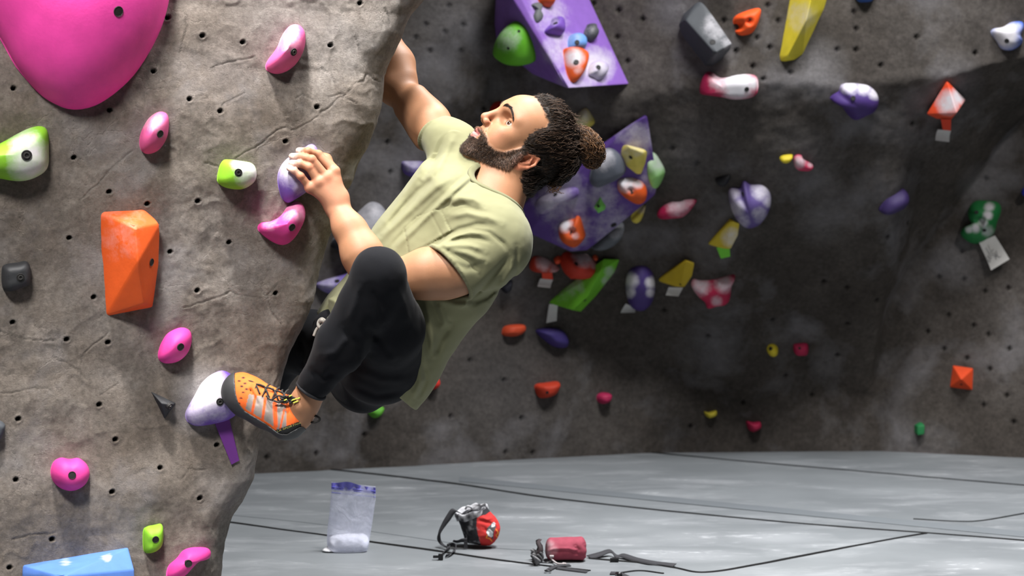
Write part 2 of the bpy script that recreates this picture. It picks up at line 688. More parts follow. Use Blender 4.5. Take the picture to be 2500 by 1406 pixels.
        V = s.lo + (I + acc / cnt[:, None]) * s.v
        Fs = []
        for ax in range(3):
            a1, a2 = (ax + 1) % 3, (ax + 2) % 3
            sl0 = [slice(None)] * 3
            sl1 = [slice(None)] * 3
            sl0[ax] = slice(0, -1)
            sl1[ax] = slice(1, None)
            ch = ins[tuple(sl0)] != ins[tuple(sl1)]
            E = np.argwhere(ch)
            E = E[(E[:, a1] > 0) & (E[:, a2] > 0) & (E[:, a1] < d.shape[a1] - 1) & (E[:, a2] < d.shape[a2] - 1)]
            o1 = np.zeros(3, int); o1[a1] = 1
            o2 = np.zeros(3, int); o2[a2] = 1
            q = [E - o1 - o2, E - o2, E, E - o1]
            f = np.stack([idx[x[:, 0], x[:, 1], x[:, 2]] for x in q], 1)
            flip = ~ins[E[:, 0], E[:, 1], E[:, 2]]
            f[flip] = f[flip][:, ::-1]
            Fs.append(f)
        return V, np.vstack(Fs)


def box_of(pts, m):
    P = np.asarray(pts, float)
    return P.min(0) - m, P.max(0) + m


# ------------------------------------------------------------------ the boulder (near wall)
EDGE = [(1250, -900), (1180, -420), (1095, -140), (1062, -60), (1030, 0), (1000, 40), (985, 85), (955, 140), (938, 185), (936, 225), (932, 262), (918, 310), (898, 355), (876, 402), (866, 440), (846, 480),
        (826, 530), (806, 585), (792, 630), (776, 690), (768, 735), (745, 790), (716, 850), (698, 900), (690, 950), (664, 1010), (640, 1080), (622, 1165),
        (598, 1215), (562, 1268), (545, 1320), (536, 1400), (520, 1500), (512, 1600), (505, 1700)]
MAT_PROW = m_wall('boulder_cement', [(126, 114, 103), (153, 144, 136), (180, 175, 172)], 2.6, 1.0, 0.45, 1.0)
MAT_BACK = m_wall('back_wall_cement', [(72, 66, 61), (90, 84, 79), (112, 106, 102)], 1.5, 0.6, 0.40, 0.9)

PROW_HOLES = [(410, 44), (495, 88), (592, 103), (374, 172), (33, 216), (268, 269), (462, 242), (537, 272), (181, 384), (266, 470), (361, 498),
              (482, 490), (168, 582), (559, 591), (416, 616), (482, 709), (229, 725), (31, 786), (162, 827), (265, 836), (242, 987), (45, 1021), (282, 1072),
              (392, 1142), (529, 1085), (274, 1200), (40, 1171), (488, 1215), (127, 1316), (23, 1385), (879, 7), (808, 111), (775, 262), (698, 344), (672, 716)]
CRACKS = [[(575, 385), (625, 358), (645, 343), (672, 320), (700, 312), (712, 320), (735, 312), (775, 285), (800, 262), (830, 238), (850, 225), (868, 202), (888, 198), (895, 178), (910, 192), (925, 198)],
          [(722, 240), (738, 228), (752, 235), (765, 245)], [(860, 80), (872, 100), (876, 120)], [(938, 20), (948, 42), (950, 62)],
          [(0, 812), (40, 822), (75, 828), (100, 830), (135, 830)], [(195, 892), (205, 862), (232, 838), (255, 822), (262, 808)],
          [(130, 872), (165, 888), (190, 902), (210, 930)], [(0, 960), (60, 952), (110, 948), (130, 955)], [(245, 965), (262, 952), (290, 932)],
          [(450, 750), (500, 738), (535, 725), (560, 714), (600, 722), (640, 728)], [(445, 1170), (460, 1145), (500, 1145), (530, 1140), (545, 1150)],
          [(30, 1315), (80, 1305), (130, 1302)], [(195, 490), (240, 445), (290, 395), (320, 370)], [(780, 160), (805, 180), (820, 205)],
          [(600, 225), (575, 240), (552, 252), (540, 268)], [(500, 395), (520, 402), (535, 410)], [(805, 238), (835, 230), (850, 245), (870, 250)],
          [(620, 140), (560, 150), (520, 165)], [(448, 15), (455, 60), (440, 130)], [(690, 790), (660, 760), (655, 720), (680, 690)]]


def prow_edge(z):
    """plan position of the arete at height z"""
    E = np.array(EDGE, float)
    y = 4.78 + 0.07 * np.clip(z, 0, 2.4)
    zz = CAM[2] + (550 - E[:, 1]) / FPX * 4.86
    o = np.argsort(zz)
    px = np.interp(z, zz[o], E[o, 0])
    return (px - 1250) / FPX * y, y


def build_prow():
    zs = np.r_[np.linspace(-0.005, 1.76, 600), np.linspace(1.79, 3.3, 60)]
    ha, hb = math.radians(22), math.radians(118)
    hs = math.radians(93)
    r0 = 0.105
    face = np.r_[np.linspace(1.75, 1.12, 30)[:-1], np.linspace(1.12, 0, 400)]   # distance left of the arc
    arc = np.linspace(ha, hb, 60)[1:]
    side = np.linspace(0, 4.2, 110)[1:] ** 1.0
    V = np.zeros((len(zs), len(face) + len(arc) + len(side), 3))
    sm = np.linspace(0, 1, len(zs))
    ex, ey = prow_edge(zs)
    for i, z in enumerate(zs):
        r = r0 + 0.03 * math.sin(z * 5.1 + 1) - 0.03 * max(0, min(1, (z - 1.3) / 0.3))
        # arc centre so that heading hs sits on the silhouette
        cx = ex[i] - r * math.sin(hs)
        cy = ey[i] + r * math.cos(hs) * 1.0
        a0 = np.array([cx + r * math.sin(ha), cy - r * math.cos(ha)])
        fx = a0[0] - face * math.cos(ha)
        fy = a0[1] - face * math.sin(ha)
        ax_ = cx + r * np.sin(arc)
        ay_ = cy - r * np.cos(arc)
        sx = ax_[-1] + side * math.cos(hb)
        sy = ay_[-1] + side * math.sin(hb)
        V[i, :, 0] = np.r_[fx, ax_, sx]
        V[i, :, 1] = np.r_[fy, ay_, sy]
        V[i, :, 2] = z
    # normals of the clean surface
    du = np.gradient(V, axis=1)
    dv = np.gradient(V, axis=0)
    nrm = np.cross(du, dv)
    nrm /= np.linalg.norm(nrm, axis=2, keepdims=True)
    P = V.reshape(-1, 3).copy()
    Nr = nrm.reshape(-1, 3)
    h = 0.020 * fbm(P, 2.3, 3, 5) + 0.006 * fbm(P, 9, 3, 8) + 0.0022 * fbm(P, 34, 3, 11)
    ridg = 1 - np.abs(fbm(P, 15, 2, 31)) * 5
    h += 0.0015 * np.clip(ridg, 0, 1)
    P = P + Nr * h[:, None]
    px = to_px(P)
    front = (Nr @ -FWD) > 0.1
    dmin = np.full(len(P), 99.0)
    q = px + np.stack([fbm(P, 60, 2, 41), fbm(P, 60, 2, 42)], 1) * 5
    vis = front & (px[:, 0] > -80) & (px[:, 1] > -80) & (px[:, 1] < 1480)
    qi = q[vis]
    dd = np.full(len(qi), 99.0)
    for c in CRACKS:
        dd = np.minimum(dd, poly_dist(qi, np.array(c, float)))
    dmin[vis] = dd
    crack = np.exp(-(dmin / 1.5) ** 2)
    lip = np.exp(-((dmin - 5) / 4) ** 2)
    P = P + Nr * (-0.0018 * crack + 0.0003 * lip)[:, None]
    socket = np.zeros(len(P))
    socket = np.maximum(socket, crack * 0.14)
    for hx, hy in PROW_HOLES:
        d2 = np.hypot(px[:, 0] - hx, px[:, 1] - hy)
        d2[~front] = 1e9
        c = P[np.argmin(d2)]
        near = np.where((d2 < 60))[0]
        d3 = np.linalg.norm(P[near] - c, axis=1)
        pit = np.clip((0.0062 - d3) / 0.0022, 0, 1)
        cr = np.exp(-((d3 - 0.0085) / 0.003) ** 2)
        P[near] += Nr[near] * (-0.014 * pit + 0.0012 * cr)[:, None]
        socket[near] = np.maximum(socket[near], np.clip(pit * 1.6, 0, 1))
    chalk = np.zeros(len(P))
    for x, y, r, s in [(490, 960, 70, .55), (470, 1000, 60, .4), (760, 400, 60, .35), (690, 1000, 30, .2), (520, 1180, 50, .15), (868, 415, 26, 0.7), (700, 60, 160, .2), (560, 170, 120, .15), (330, 60, 50, 0.1)]:
        d2 = np.hypot(px[:, 0] - x, px[:, 1] - y) / r
        chalk = np.maximum(chalk, s * np.clip(1.2 - d2, 0, 1) * front)
    F = grid_faces(V.shape[0], V.shape[1])
    o = mk('wall_left', P, F, MAT_PROW, f_attrs={'socket': socket, 'chalk': chalk}, origin=(0, 0, 0))
    return prop(o, kind='structure')


PROW = build_prow()


# ------------------------------------------------------------------ the back wall
def smst(x):
    x = np.clip(x, 0, 1)
    return x * x * (3 - 2 * x)


def back_y(X, Z):
    yb = np.interp(X, [-2.6, -1.17, -.46, .50, .64, 2.4, 3.6], [7.9, 8.37, 8.66, 9.13, 9.17, 9.30, 9.4])
    over = np.interp(X, [-2.6, -.5, .2, .9, 2.4, 3.6], [.12, .16, .50, 1.0, .95, .7])
    z0 = np.interp(X, [-2, -.3, .55, 1.0, 1.66, 1.80, 2.22, 2.6], [.8, .8, .42, .3, .25, .80, 1.45, 1.9])
    z1 = np.interp(X, [-2, .4, 1.8, 2.2, 2.6, 3.4], [1.58, 1.60, 1.66, 1.75, 2.1, 2.5])
    s = np.clip((Z - z0) / np.maximum(z1 - z0, 0.1), 0, 1)
    y = yb - over * s
    bulge = np.clip((X - 1.70) / 0.9, 0, 1)
    return y - 0.45 * bulge * (1 - s)


BACK_HOLES = [(1448, 6), (1508, 23), (1568, 46), (1506, 90), (1534, 150), (1766, 48), (1875, 12), (1899, 50), (1847, 89), (1800, 122), (1877, 113), (1837, 161),
              (1928, 176), (1864, 193), (2087, 30), (2091, 70), (2046, 120), (2091, 119), (1096, 16), (1042, 58), (1131, 58), (1086, 77), (1016, 91), (1051, 122),
              (1128, 123), (1209, 121), (947, 345), (955, 421), (1179, 265), (2346, 615), (2293, 677), (2355, 682), (2406, 710), (2463, 702), (2314, 770), (2374, 793),
              (2415, 814), (2305, 853), (2465, 853), (2360, 875), (2404, 437), (2217, 543), (2167, 578), (2010, 687), (2069, 702), (2140, 734), (1886, 781), (2071, 793),
              (2047, 866), (2265, 810), (1233, 929), (1275, 1021), (1299, 1104), (1236, 1104), (2415, 899), (2458, 965), (2400, 990), (2475, 1031), (1815, 980),
              (1919, 916), (1684, 1039), (1985, 965), (650, 1115), (770, 1105), (890, 1060), (1100, 1015), (1150, 880), (845, 460), (1640, 360), (1700, 400), (2230, 300), (2150, 160), (2240, 90), (2380, 130), (1620, 760), (1730, 820)]


def build_back():
    xs = np.r_[np.linspace(-2.6, 3.0, 640), np.linspace(3.03, 6.5, 80)]
    zs = np.r_[np.linspace(-0.005, 2.35, 300), np.linspace(2.37, 3.6, 30)]
    X, Z = np.meshgrid(xs, zs)
    # wavy arrises
    W = np.stack([X, Z * 0 + 3, Z], -1)
    Xw = X + 0.05 * fbm(W, 2.2, 3, 3)
    Zw = Z + 0.05 * fbm(W, 2.2, 3, 9)
    Y = back_y(Xw, Zw)
    # soften
    for _ in range(5):
        Y[:, 1:-1] = (Y[:, :-2] + 2 * Y[:, 1:-1] + Y[:, 2:]) / 4
        Y[1:-1] = (Y[:-2] + 2 * Y[1:-1] + Y[2:]) / 4
    P = np.stack([X, Y, Z], -1)
    nrm = np.cross(np.gradient(P, axis=1), np.gradient(P, axis=0))
    nrm /= np.linalg.norm(nrm, axis=2, keepdims=True)
    P, Nr = P.reshape(-1, 3), nrm.reshape(-1, 3)
    P = P + Nr * (0.030 * fbm(P, 1.7, 3, 21) + 0.008 * fbm(P, 8, 3, 22) + 0.003 * fbm(P, 30, 2, 23))[:, None]
    px = to_px(P)
    socket = np.zeros(len(P))
    for hx, hy in BACK_HOLES:
        d2 = np.hypot(px[:, 0] - hx, px[:, 1] - hy)
        c = P[np.argmin(d2)]
        near = np.where(d2 < 30)[0]
        d3 = np.linalg.norm(P[near] - c, axis=1)
        pit = np.clip((0.013 - d3) / 0.006, 0, 1)
        P[near] -= Nr[near] * (0.012 * pit)[:, None]
        socket[near] = np.maximum(socket[near], pit)
    chalk = np.zeros(len(P))
    for x, y, r, s in [(1100, 60, 120, .18), (1240, 690, 60, .18), (1960, 390, 90, .14), (1680, 380, 100, .12), (1300, 760, 70, .12), (2400, 460, 60, .25), (2340, 640, 70, .2),
                       (1650, 20, 70, .3), (1990, 170, 80, .25), (1900, 200, 60, .2), (2330, 200, 70, .2), (1240, 950, 200, .08), (960, 480, 90, .2), (1470, 470, 120, .2), (2000, 540, 60, .15)]:
        d2 = np.hypot(px[:, 0] - x, px[:, 1] - y) / r
        chalk = np.maximum(chalk, s * np.clip(1.2 - d2, 0, 1))
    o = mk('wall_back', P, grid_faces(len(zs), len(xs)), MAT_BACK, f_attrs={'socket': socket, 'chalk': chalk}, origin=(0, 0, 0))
    return prop(o, kind='structure')


BACK = build_back()


# ------------------------------------------------------------------ floor mats
def m_floor():
    m, nt, b = nodes_of('grey_mat_vinyl')
    tc = nt.nodes.new('ShaderNodeTexCoord')
    big = noise_node(nt, 1.1, 4, 0.6)
    c = ramp(nt, big.outputs[0], [(0.3, lin((103, 107, 110))), (0.7, lin((124, 128, 131)))])
    mp = nt.nodes.new('ShaderNodeMapping')
    mp.inputs['Scale'].default_value = (0.8, 1.7, 1.0)
    mp.inputs['Rotation'].default_value = (0, 0, 0.12)
    nt.links.new(tc.outputs['Object'], mp.inputs['Vector'])
    s1 = noise_node(nt, 2.2, 8, 0.68, 0.4, vec=mp.outputs[0])
    s2 = noise_node(nt, 9.0, 8, 0.72, 0.3, vec=mp.outputs[0])
    f1 = ramp(nt, s1.outputs[0], [(0.50, (0, 0, 0)), (0.72, (1, 1, 1))])
    f2 = ramp(nt, s2.outputs[0], [(0.54, (0, 0, 0)), (0.68, (1, 1, 1))])
    f3 = ramp(nt, noise_node(nt, 38, 4, 0.7, 0.2, vec=mp.outputs[0]).outputs[0], [(0.64, (0, 0, 0)), (0.72, (1, 1, 1))])
    k = mathn(nt, 'MULTIPLY', f1, f2)
    k = mathn(nt, 'MAXIMUM', mathn(nt, 'MULTIPLY', k, 0.75), mathn(nt, 'MULTIPLY', mathn(nt, 'MULTIPLY', f1, f3), 0.8))
    k = mathn(nt, 'MAXIMUM', k, mathn(nt, 'MULTIPLY', f1, 0.16))
    a = N(nt, 'ShaderNodeAttribute', attribute_name='chalk')
    k = mathn(nt, 'MAXIMUM', k, mathn(nt, 'MULTIPLY', a.outputs['Fac'], mathn(nt, 'ADD', mathn(nt, 'MULTIPLY', f2, 0.7), 0.18)))
    c = mixc(nt, k, c, lin((224, 226, 230)))
    nt.links.new(c, b.inputs['Base Color'])
    b.inputs['Roughness'].default_value = 0.55
    b.inputs['Specular IOR Level'].default_value = 0.3
    nt.links.new(bump(nt, noise_node(nt, 5, 4).outputs[0], 0.3, 0.01, bump(nt, noise_node(nt, 220, 3).outputs[0], 0.2, 0.001)), b.inputs['Normal'])
    return m


def build_floor():
    xs = np.linspace(-3.0, 6.6, 420)
    ys = np.linspace(1.0, 9.9, 520)
    X, Y = np.meshgrid(xs, ys)
    P = np.stack([X, Y, 0 * X], -1).reshape(-1, 3)
    px = to_px(P)
    ch = np.zeros(len(P))
    for x, y, rx, ry, s in [(1650, 1355, 170, 16, 1.0), (1880, 1310, 130, 16, .8), (1280, 1262, 110, 9, .6), (1680, 1310, 120, 20, .5), (960, 1192, 90, 8, .5),
                            (2150, 1200, 90, 10, .35), (2380, 1380, 120, 16, .7), (1180, 1350, 60, 8, .5), (2420, 1130, 60, 8, .3), (1500, 1290, 120, 14, .4)]:
        d = np.hypot((px[:, 0] - x) / rx, (px[:, 1] - y) / ry)
        ch = np.maximum(ch, s * np.clip(1.3 - d, 0, 1))
    P[:, 2] = -0.001 + 0.001 * fbm(P, 1.3, 3, 77)
    P[:, 2] = np.minimum(P[:, 2], 0)
    fl = prop(mk('floor', P, grid_faces(len(ys), len(xs)), m_floor(), f_attrs={'chalk': ch}, origin=(0, 0, 0)), kind='structure')
    seam = m_plain('mat_seam_black', (9, 9, 10), 0.8, spec=0.2)
    flap = m_plain('mat_flap_grey', (101, 106, 110), 0.6, nscale=3)
    lines = [([(300, 1238), (565, 1275), (760, 1302), (900, 1322), (1130, 1354), (1300, 1376), (1440, 1392)], 0.010),
             ([(760, 1141), (870, 1152), (1080, 1176), (1330, 1213), (1600, 1243), (1900, 1272), (2110, 1289), (2300, 1303), (2640, 1330), (3300, 1384), (3900, 1430)], 0.012),
             ([(1500, 1096), (1600, 1105), (1800, 1124), (2100, 1150), (2500, 1184), (2700, 1200), (3300, 1250), (4000, 1305)], 0.014),
             ([(1440, 1362), (1560, 1372), (1645, 1384), (1720, 1395), (1850, 1376), (2000, 1348), (2150, 1320), (2260, 1301)], 0.010),
             ([(2230, 1266), (2330, 1272), (2400, 1270), (2520, 1250), (2900, 1190), (3300, 1140)], 0.006),
             ([(1500, 1400), (1560, 1392), (1620, 1399)], 0.006)]
    for k, (pts, w) in enumerate(lines):
        w *= .72
        C = np.array([FL(x, y, 0.001) for x, y in pts])
        n = 260
        C = smooth_open(C, n)
        C[:, 1] += 0.012 * fbm(C, 3.0, 3, 5 + k)
        t = np.gradient(C, axis=0)
        s = np.stack([-t[:, 1], t[:, 0], 0 * t[:, 0]], 1)
        s /= np.linalg.norm(s, axis=1, keepdims=True)
        ww = w * (1.0 + 0.9 * fbm(C, 2.0, 2, 50 + k))[:, None]
        Z = np.array([0, 0, 0.0015])
        V = np.stack([C - s * ww - Z * 2, C - s * ww * .6 + Z, C + s * ww * .6 + Z, C + s * ww - Z * 2], 1).reshape(-1, 3)
        mk('mat_seam', V, grid_faces(n, 4), seam, fl)
    # darker hook-and-loop flaps lying along two joints
    for (a, b, off, w) in [((1120, 1176), (2640, 1326), 0.02, .15), ((560, 1262), (1440, 1366), 0.0, .0)]:
        if w == 0: continue
        A, B = FL(*a, 0.0012), FL(*b, 0.0012)
        C = np.linspace(A, B, 120)
        s = np.array([0, 1.0, 0])
        V = np.stack([C + s * off, C + s * (off + w)], 1).reshape(-1, 3)
        V[:, 2] = 0.0006
        mk('mat_flap', V, grid_faces(120, 2), flap, fl)
    C = smooth_open([FL(x, y, 0.001) for x, y in [(560, 1256), (760, 1276), (960, 1304), (1180, 1334), (1330, 1343)]], 120)
    V = np.stack([C + [0, 0.003, 0], C - [0, 0.003, 0]], 1).reshape(-1, 3)
    mk('mat_seam', V, grid_faces(120, 2)[:, ::-1], flap, fl)
    return fl


FLOOR = build_floor()

# ------------------------------------------------------------------ climbing holds
bpy.context.view_layer.update()


def cast(objs, px, py):
    best = None
    r = ray(px, py)
    L = np.linalg.norm(r)
    for o in objs:
        loc = Vector(CAM) - o.location
        ok, hit, nrm, _ = o.ray_cast(loc, Vector(r / L))
        if ok:
            hit = np.array(hit) + np.array(o.location)
            d = np.linalg.norm(hit - CAM)
            if best is None or d < best[0]:
                best = (d, hit, np.array(nrm))
    return best


def plane_at(objs, outline):
    O = np.array(outline, float)[:, :2]
    c = O.mean(0)
    H, Nn = [], []
    for q in np.vstack([c[None], c + (O - c) * 0.5, c + (O - c) * 0.95]):
        h = cast(objs, *q)
        if h is not None:
            H.append(h[1]); Nn.append(h[2])
    H, Nn = np.array(H), np.array(Nn)
    n0 = unit(Nn.mean(0))
    if n0 @ FWD > 0: n0 = -n0
    p = H.mean(0)
    return p, n0


def on_plane(px, py, p, n, h=0.0):
    r = ray(px, py)
    t = ((p + n * h - CAM) @ n) / (r @ n)
    return CAM + r * t


def chalk_at(V, chalk):
    a = np.zeros(len(V))
    if chalk:
        px = to_px(V)
        for c in chalk:
            x, y, r = c[:3]
            s = c[3] if len(c) > 3 else 1.0
            d = np.hypot(px[:, 0] - x, px[:, 1] - y) / r
            a = np.maximum(a, s * np.clip((1.25 - d) * 1.3, 0, 1))
    return a


def add_bolt(hold, px, py, r=0.009, steel=False, squash=1.0):
    bpy.context.view_layer.update()
    h = cast([hold], px, py)
    if h is None: return
    p, n = h[1], unit(h[2])
    if n @ FWD > 0: n = -n
    a = unit(np.cross(n, [0, 0, 1.0]))
    b = np.cross(n, a)
    ang = np.arange(20) * 2 * math.pi / 20
    ca = np.cos(ang)[:, None] * a + np.sin(ang)[:, None] * b
    V = np.vstack([p + ca * r + n * 0.0012, p + ca * r * 0.92 + n * 0.0016, p + ca * r * 0.86 + n * 0.0006, p + ca * r * .3 + n * 0.0008, p + ca * r * 1.02 - n * 0.006])
    F = [tuple(f) for f in grid_faces(4, 20, close_c=True)]
    F += [tuple(range(60, 80))]
    F += [(80 + i, 80 + (i + 1) % 20, (i + 1) % 20, i) for i in range(20)]
    mi = [0] * len(F)
    if steel:
        k = len(V)
        rings = []
        for rr, hh in ((.62, .0008), (.60, .0030), (.40, .0030), (.34, .0010)):
            rings.append(p + ca * r * rr + n * hh)
        V = np.vstack([V] + rings)
        g = [tuple(f) for f in grid_faces(4, 20, close_c=True, base=k)]
        F += g
        mi += [1] * len(g)
    mk('bolt', V, F, [BOLT_DARK, BOLT_STEEL], hold, matidx=mi, smooth=False)


HOLD_NAMES = {}


def dome(label, walls, outline, h, color, apex=None, chalk=None, bolt=None, p1=3.0, p2=0.62, bumps=(), steel=False, br=0.009, noise=0.10,
         name='climbing_hold', cat='climbing hold', group=None, K=16, NN=72, raw=False, plane=None, c2=None, lift=0.0, flat=0.0):
    """moulded hold: smooth outline on the wall, rising to a rounded body of height h"""
    p, n = plane if plane is not None else plane_at(walls, outline)
    p = p + n * lift
    O = smooth_closed(outline, NN) if not raw else smooth_closed(outline, NN)
    B = np.array([on_plane(x, y, p, n) for x, y in O])
    c = B.mean(0) if apex is None else on_plane(apex[0], apex[1], p, n, h * 0.8)
    c = c - n * ((c - p) @ n)
    rows = []
    size = np.linalg.norm(B - B.mean(0), axis=1).mean()
    S = np.concatenate([[1.0, 1.0], 1 - np.linspace(0, 1, K) ** 1.6 * (1 - 0.03)])
    H = []
    for j, s in enumerate(S):
        if j == 0:
            hh = -0.02
        else:
            hh = h * (1 - s ** p1) ** p2
        H.append(hh)
        rows.append(c + (B - c) * s + n * hh)
    V = np.array(rows).reshape(-1, 3)
    hgt = np.repeat(H, NN)
    w = np.clip(hgt / max(h, 1e-6), 0, 1)
    V = V + n * (w * noise * h * 1.6 * fbm(V, 0.55 / size, 3, int(abs(outline[0][0]) * 7 + outline[0][1]) % 997))[:, None]
    if bumps:
        px = to_px(V)
        for bx, by, r_, dh in bumps:
            d = np.hypot(px[:, 0] - bx, px[:, 1] - by) / r_
            V = V + n * (np.exp(-d * d * 1.6) * dh * np.clip(w * 3, 0, 1))[:, None]
    F = [tuple(f) for f in grid_faces(len(S), NN, close_c=True)]
    F.append(tuple(range(len(V) - NN, len(V))))
    # orient
    f = F[len(F) // 2]
    nn = np.cross(V[f[1]] - V[f[0]], V[f[2]] - V[f[0]])
    if nn @ n < 0 and abs(nn @ n) > 0: F = [x[::-1] for x in F]
    colr = np.tile(lin(color), (len(V), 1))
    if c2 is not None:      # second colour in soft round patches: list of (px,py,r,color)
        px = to_px(V)
        for x, y, r_, cc in c2:
            k = np.clip((1.15 - np.hypot(px[:, 0] - x, px[:, 1] - y) / r_) * 4, 0, 1)[:, None]
            colr = colr * (1 - k) + lin(cc) * k
    o = mk(name, V, F, RESIN, col=colr, f_attrs={'chalk': chalk_at(V, chalk)}, origin=p)
    prop(o, label, cat, group)
    if bolt:
        for bb in (bolt if isinstance(bolt[0], (tuple, list)) else [bolt]):
            add_bolt(o, bb[0], bb[1], br, steel)
    return o


def hull(label, walls, verts, color, chalk=None, bolt=None, bevel=0.004, name='climbing_hold', cat='climbing hold', group=None, plane=None, steel=False, br=0.009, sub=0):
    """faceted hold: convex solid through (px, py, height above the wall)"""
    p, n = plane if plane is not None else plane_at(walls, [v[:2] for v in verts])
    pts = []
    for v in verts:
        q = on_plane(v[0], v[1], p, n, v[2])
        pts.append(q)
        if v[2] <= 0.004: pts.append(q - n * 0.03)
    bm = bmesh.new()
    for q in pts: bm.verts.new(q - p)
    bmesh.ops.convex_hull(bm, input=bm.verts)
    for v in [v for v in bm.verts if not v.link_faces]: bm.verts.remove(v)
    bmesh.ops.dissolve_limit(bm, angle_limit=math.radians(4), verts=bm.verts, edges=bm.edges)
    if bevel:
        es = [e for e in bm.edges if len(e.link_faces) == 2 and e.calc_face_angle(0) > 0.2]
        bmesh.ops.bevel(bm, geom=es, offset=bevel, segments=3, profile=0.6, affect='EDGES', clamp_overlap=True)
    bmesh.ops.triangulate(bm, faces=[f for f in bm.faces if len(f.verts) > 4])
    for _ in range(7):
        le = [e for e in bm.edges if e.calc_length() > 0.018]
        if not le or len(bm.verts) > 9000: break
        bmesh.ops.subdivide_edges(bm, edges=le, cuts=1)
        bmesh.ops.triangulate(bm, faces=[f for f in bm.faces if len(f.verts) > 4])
    bmesh.ops.recalc_face_normals(bm, faces=bm.faces)
    me = bpy.data.meshes.new(name)
    bm.to_mesh(me)
    bm.free()
    me.polygons.foreach_set('use_smooth', np.ones(len(me.polygons), bool))
    me.set_sharp_from_angle(angle=math.radians(28))
    me.materials.append(RESIN)
    V = np.zeros(len(me.vertices) * 3)
    me.vertices.foreach_get('co', V)
    V = V.reshape(-1, 3) + p
    setattr_col(me, 'Col', np.tile(lin(color), (len(V), 1)))
    setattr_f(me, 'chalk', chalk_at(V, chalk))
    o = bpy.data.objects.new(name, me)
    COL.objects.link(o)
    o.location = p
    prop(o, label, cat, group)
    if bolt:
        for bb in (bolt if isinstance(bolt[0], (tuple, list)) else [bolt]):
            add_bolt(o, bb[0], bb[1], br, steel)
    return o


def card(label, walls, quad, mat, name='route_tag', cat='tag', lift=0.004, curl=0.02, marks=None, plane=None):
    """paper tag or strip of tape with its own thickness, following the wall, free end curling off"""
    p, n = plane if plane is not None else plane_at(walls, quad)
    Qd = [on_plane(x, y, p, n, lift) for x, y in quad]
    nu, nv = 6, 8
    top, bot = [], []
    for j in range(nv):
        v = j / (nv - 1)
        for i in range(nu):
            u = i / (nu - 1)
            q = (Qd[0] * (1 - u) + Qd[1] * u) * (1 - v) + (Qd[3] * (1 - u) + Qd[2] * u) * v
            q = q + n * (curl * v * v)
            top.append(q + n * 0.0006)
            bot.append(q - n * 0.0006)
    V = np.array(top + bot)
    g = grid_faces(nv, nu)
    F = [tuple(f) for f in g] + [tuple(int(i) + nu * nv for i in f[::-1]) for f in g]
    ring = [i for i in range(nu)] + [nu * k + nu - 1 for k in range(1, nv)] + [nu * (nv - 1) + i for i in range(nu - 2, -1, -1)] + [nu * k for k in range(nv - 2, 0, -1)]
    for a, b in zip(ring, ring[1:] + ring[:1]):
        F.append((a, b, b + nu * nv, a + nu * nv))
    o = mk(name, V, F, mat, origin=p, smooth=False)
    prop(o, label, cat)
    if marks:
        parts = []
        for st in marks:
            pts = [on_plane(x, y, p, n, lift + curl * .5 + 0.004) for x, y in st]
            parts.append(tube(pts, 0.0018, n=len(pts) * 3, sides=5))
        V, F = join(parts)
        mk('pencil_writing', V, F, PENCIL, o)
    return o


def flat_mat(name, rgb, rough=0.7):
    return m_plain(name, rgb, rough, var=0.05)


PINK, PINK2 = (212, 62, 146), (204, 84, 138)
LIME, ORANGE, VIOLET, CHAR = (128, 186, 44), (218, 88, 32), (92, 66, 146), (46, 47, 50)
RED, YEL, CRIM, BLUE, GRN = (205, 62, 34), (206, 186, 44), (170, 30, 74), (92, 128, 200), (34, 120, 62)
L = [PROW]

dome('huge smooth magenta hold in the top left corner of the boulder', L,
     [(-110, -60), (-55, 10), (0, 95), (40, 165), (92, 228), (140, 260), (185, 270), (235, 258), (285, 225), (330, 180), (370, 118), (398, 55), (415, -20), (420, -130), (330, -330), (100, -380), (-90, -240)],
     0.16, (240, 72, 168), apex=(170, -120), p1=2.2, bolt=(289, 28), br=0.012, noise=0.01, NN=110, K=26)
dome('pink crescent hold high on the boulder, tallest of the pink ones', L,
     [(648, 163), (655, 145), (675, 118), (688, 88), (706, 64), (726, 60), (741, 74), (744, 100), (738, 128), (722, 156), (700, 174), (676, 181), (656, 176)], 0.06, PINK2, apex=(700, 120), bolt=(717, 127), steel=True,
     chalk=[(700, 95, 34, .34), (715, 75, 20, .3)], noise=0.03, p1=2.0, bumps=[(690, 105, 22, .012)])
dome('pink oval hold below the huge magenta hold, chalky upper edge', L, [(340, 345), (346, 318), (364, 288), (388, 273), (407, 278), (412, 300), (407, 335), (388, 365), (362, 376), (345, 368)], 0.05, PINK2,
     apex=(372, 322), bolt=(391, 327), chalk=[(370, 295, 30, .3)], noise=0.03, p1=2.0)
dome('large lime hold at the left edge, mostly white with chalk', L, [(-70, 380), (-35, 368), (10, 345), (62, 317), (97, 308), (116, 320), (119, 368), (116, 408), (92, 430), (52, 442), (0, 436), (-50, 420)], 0.055, LIME, apex=(50, 375),
     bolt=(65, 379), steel=True, br=0.012, chalk=[(75, 395, 55, .85), (60, 345, 40, .5)], noise=0.03, p1=3.0)
dome('small lime hold with chalky right half, left of the gripped purple hold', L, [(530, 440), (534, 412), (543, 393), (556, 389), (592, 393), (617, 400), (625, 420), (620, 442), (597, 459), (572, 462), (543, 455)], 0.05, LIME, apex=(582, 421),
     bolt=(582, 421), steel=True, chalk=[(607, 425, 34, .75), (585, 400, 24, .4)], noise=0.03, p1=3.2)
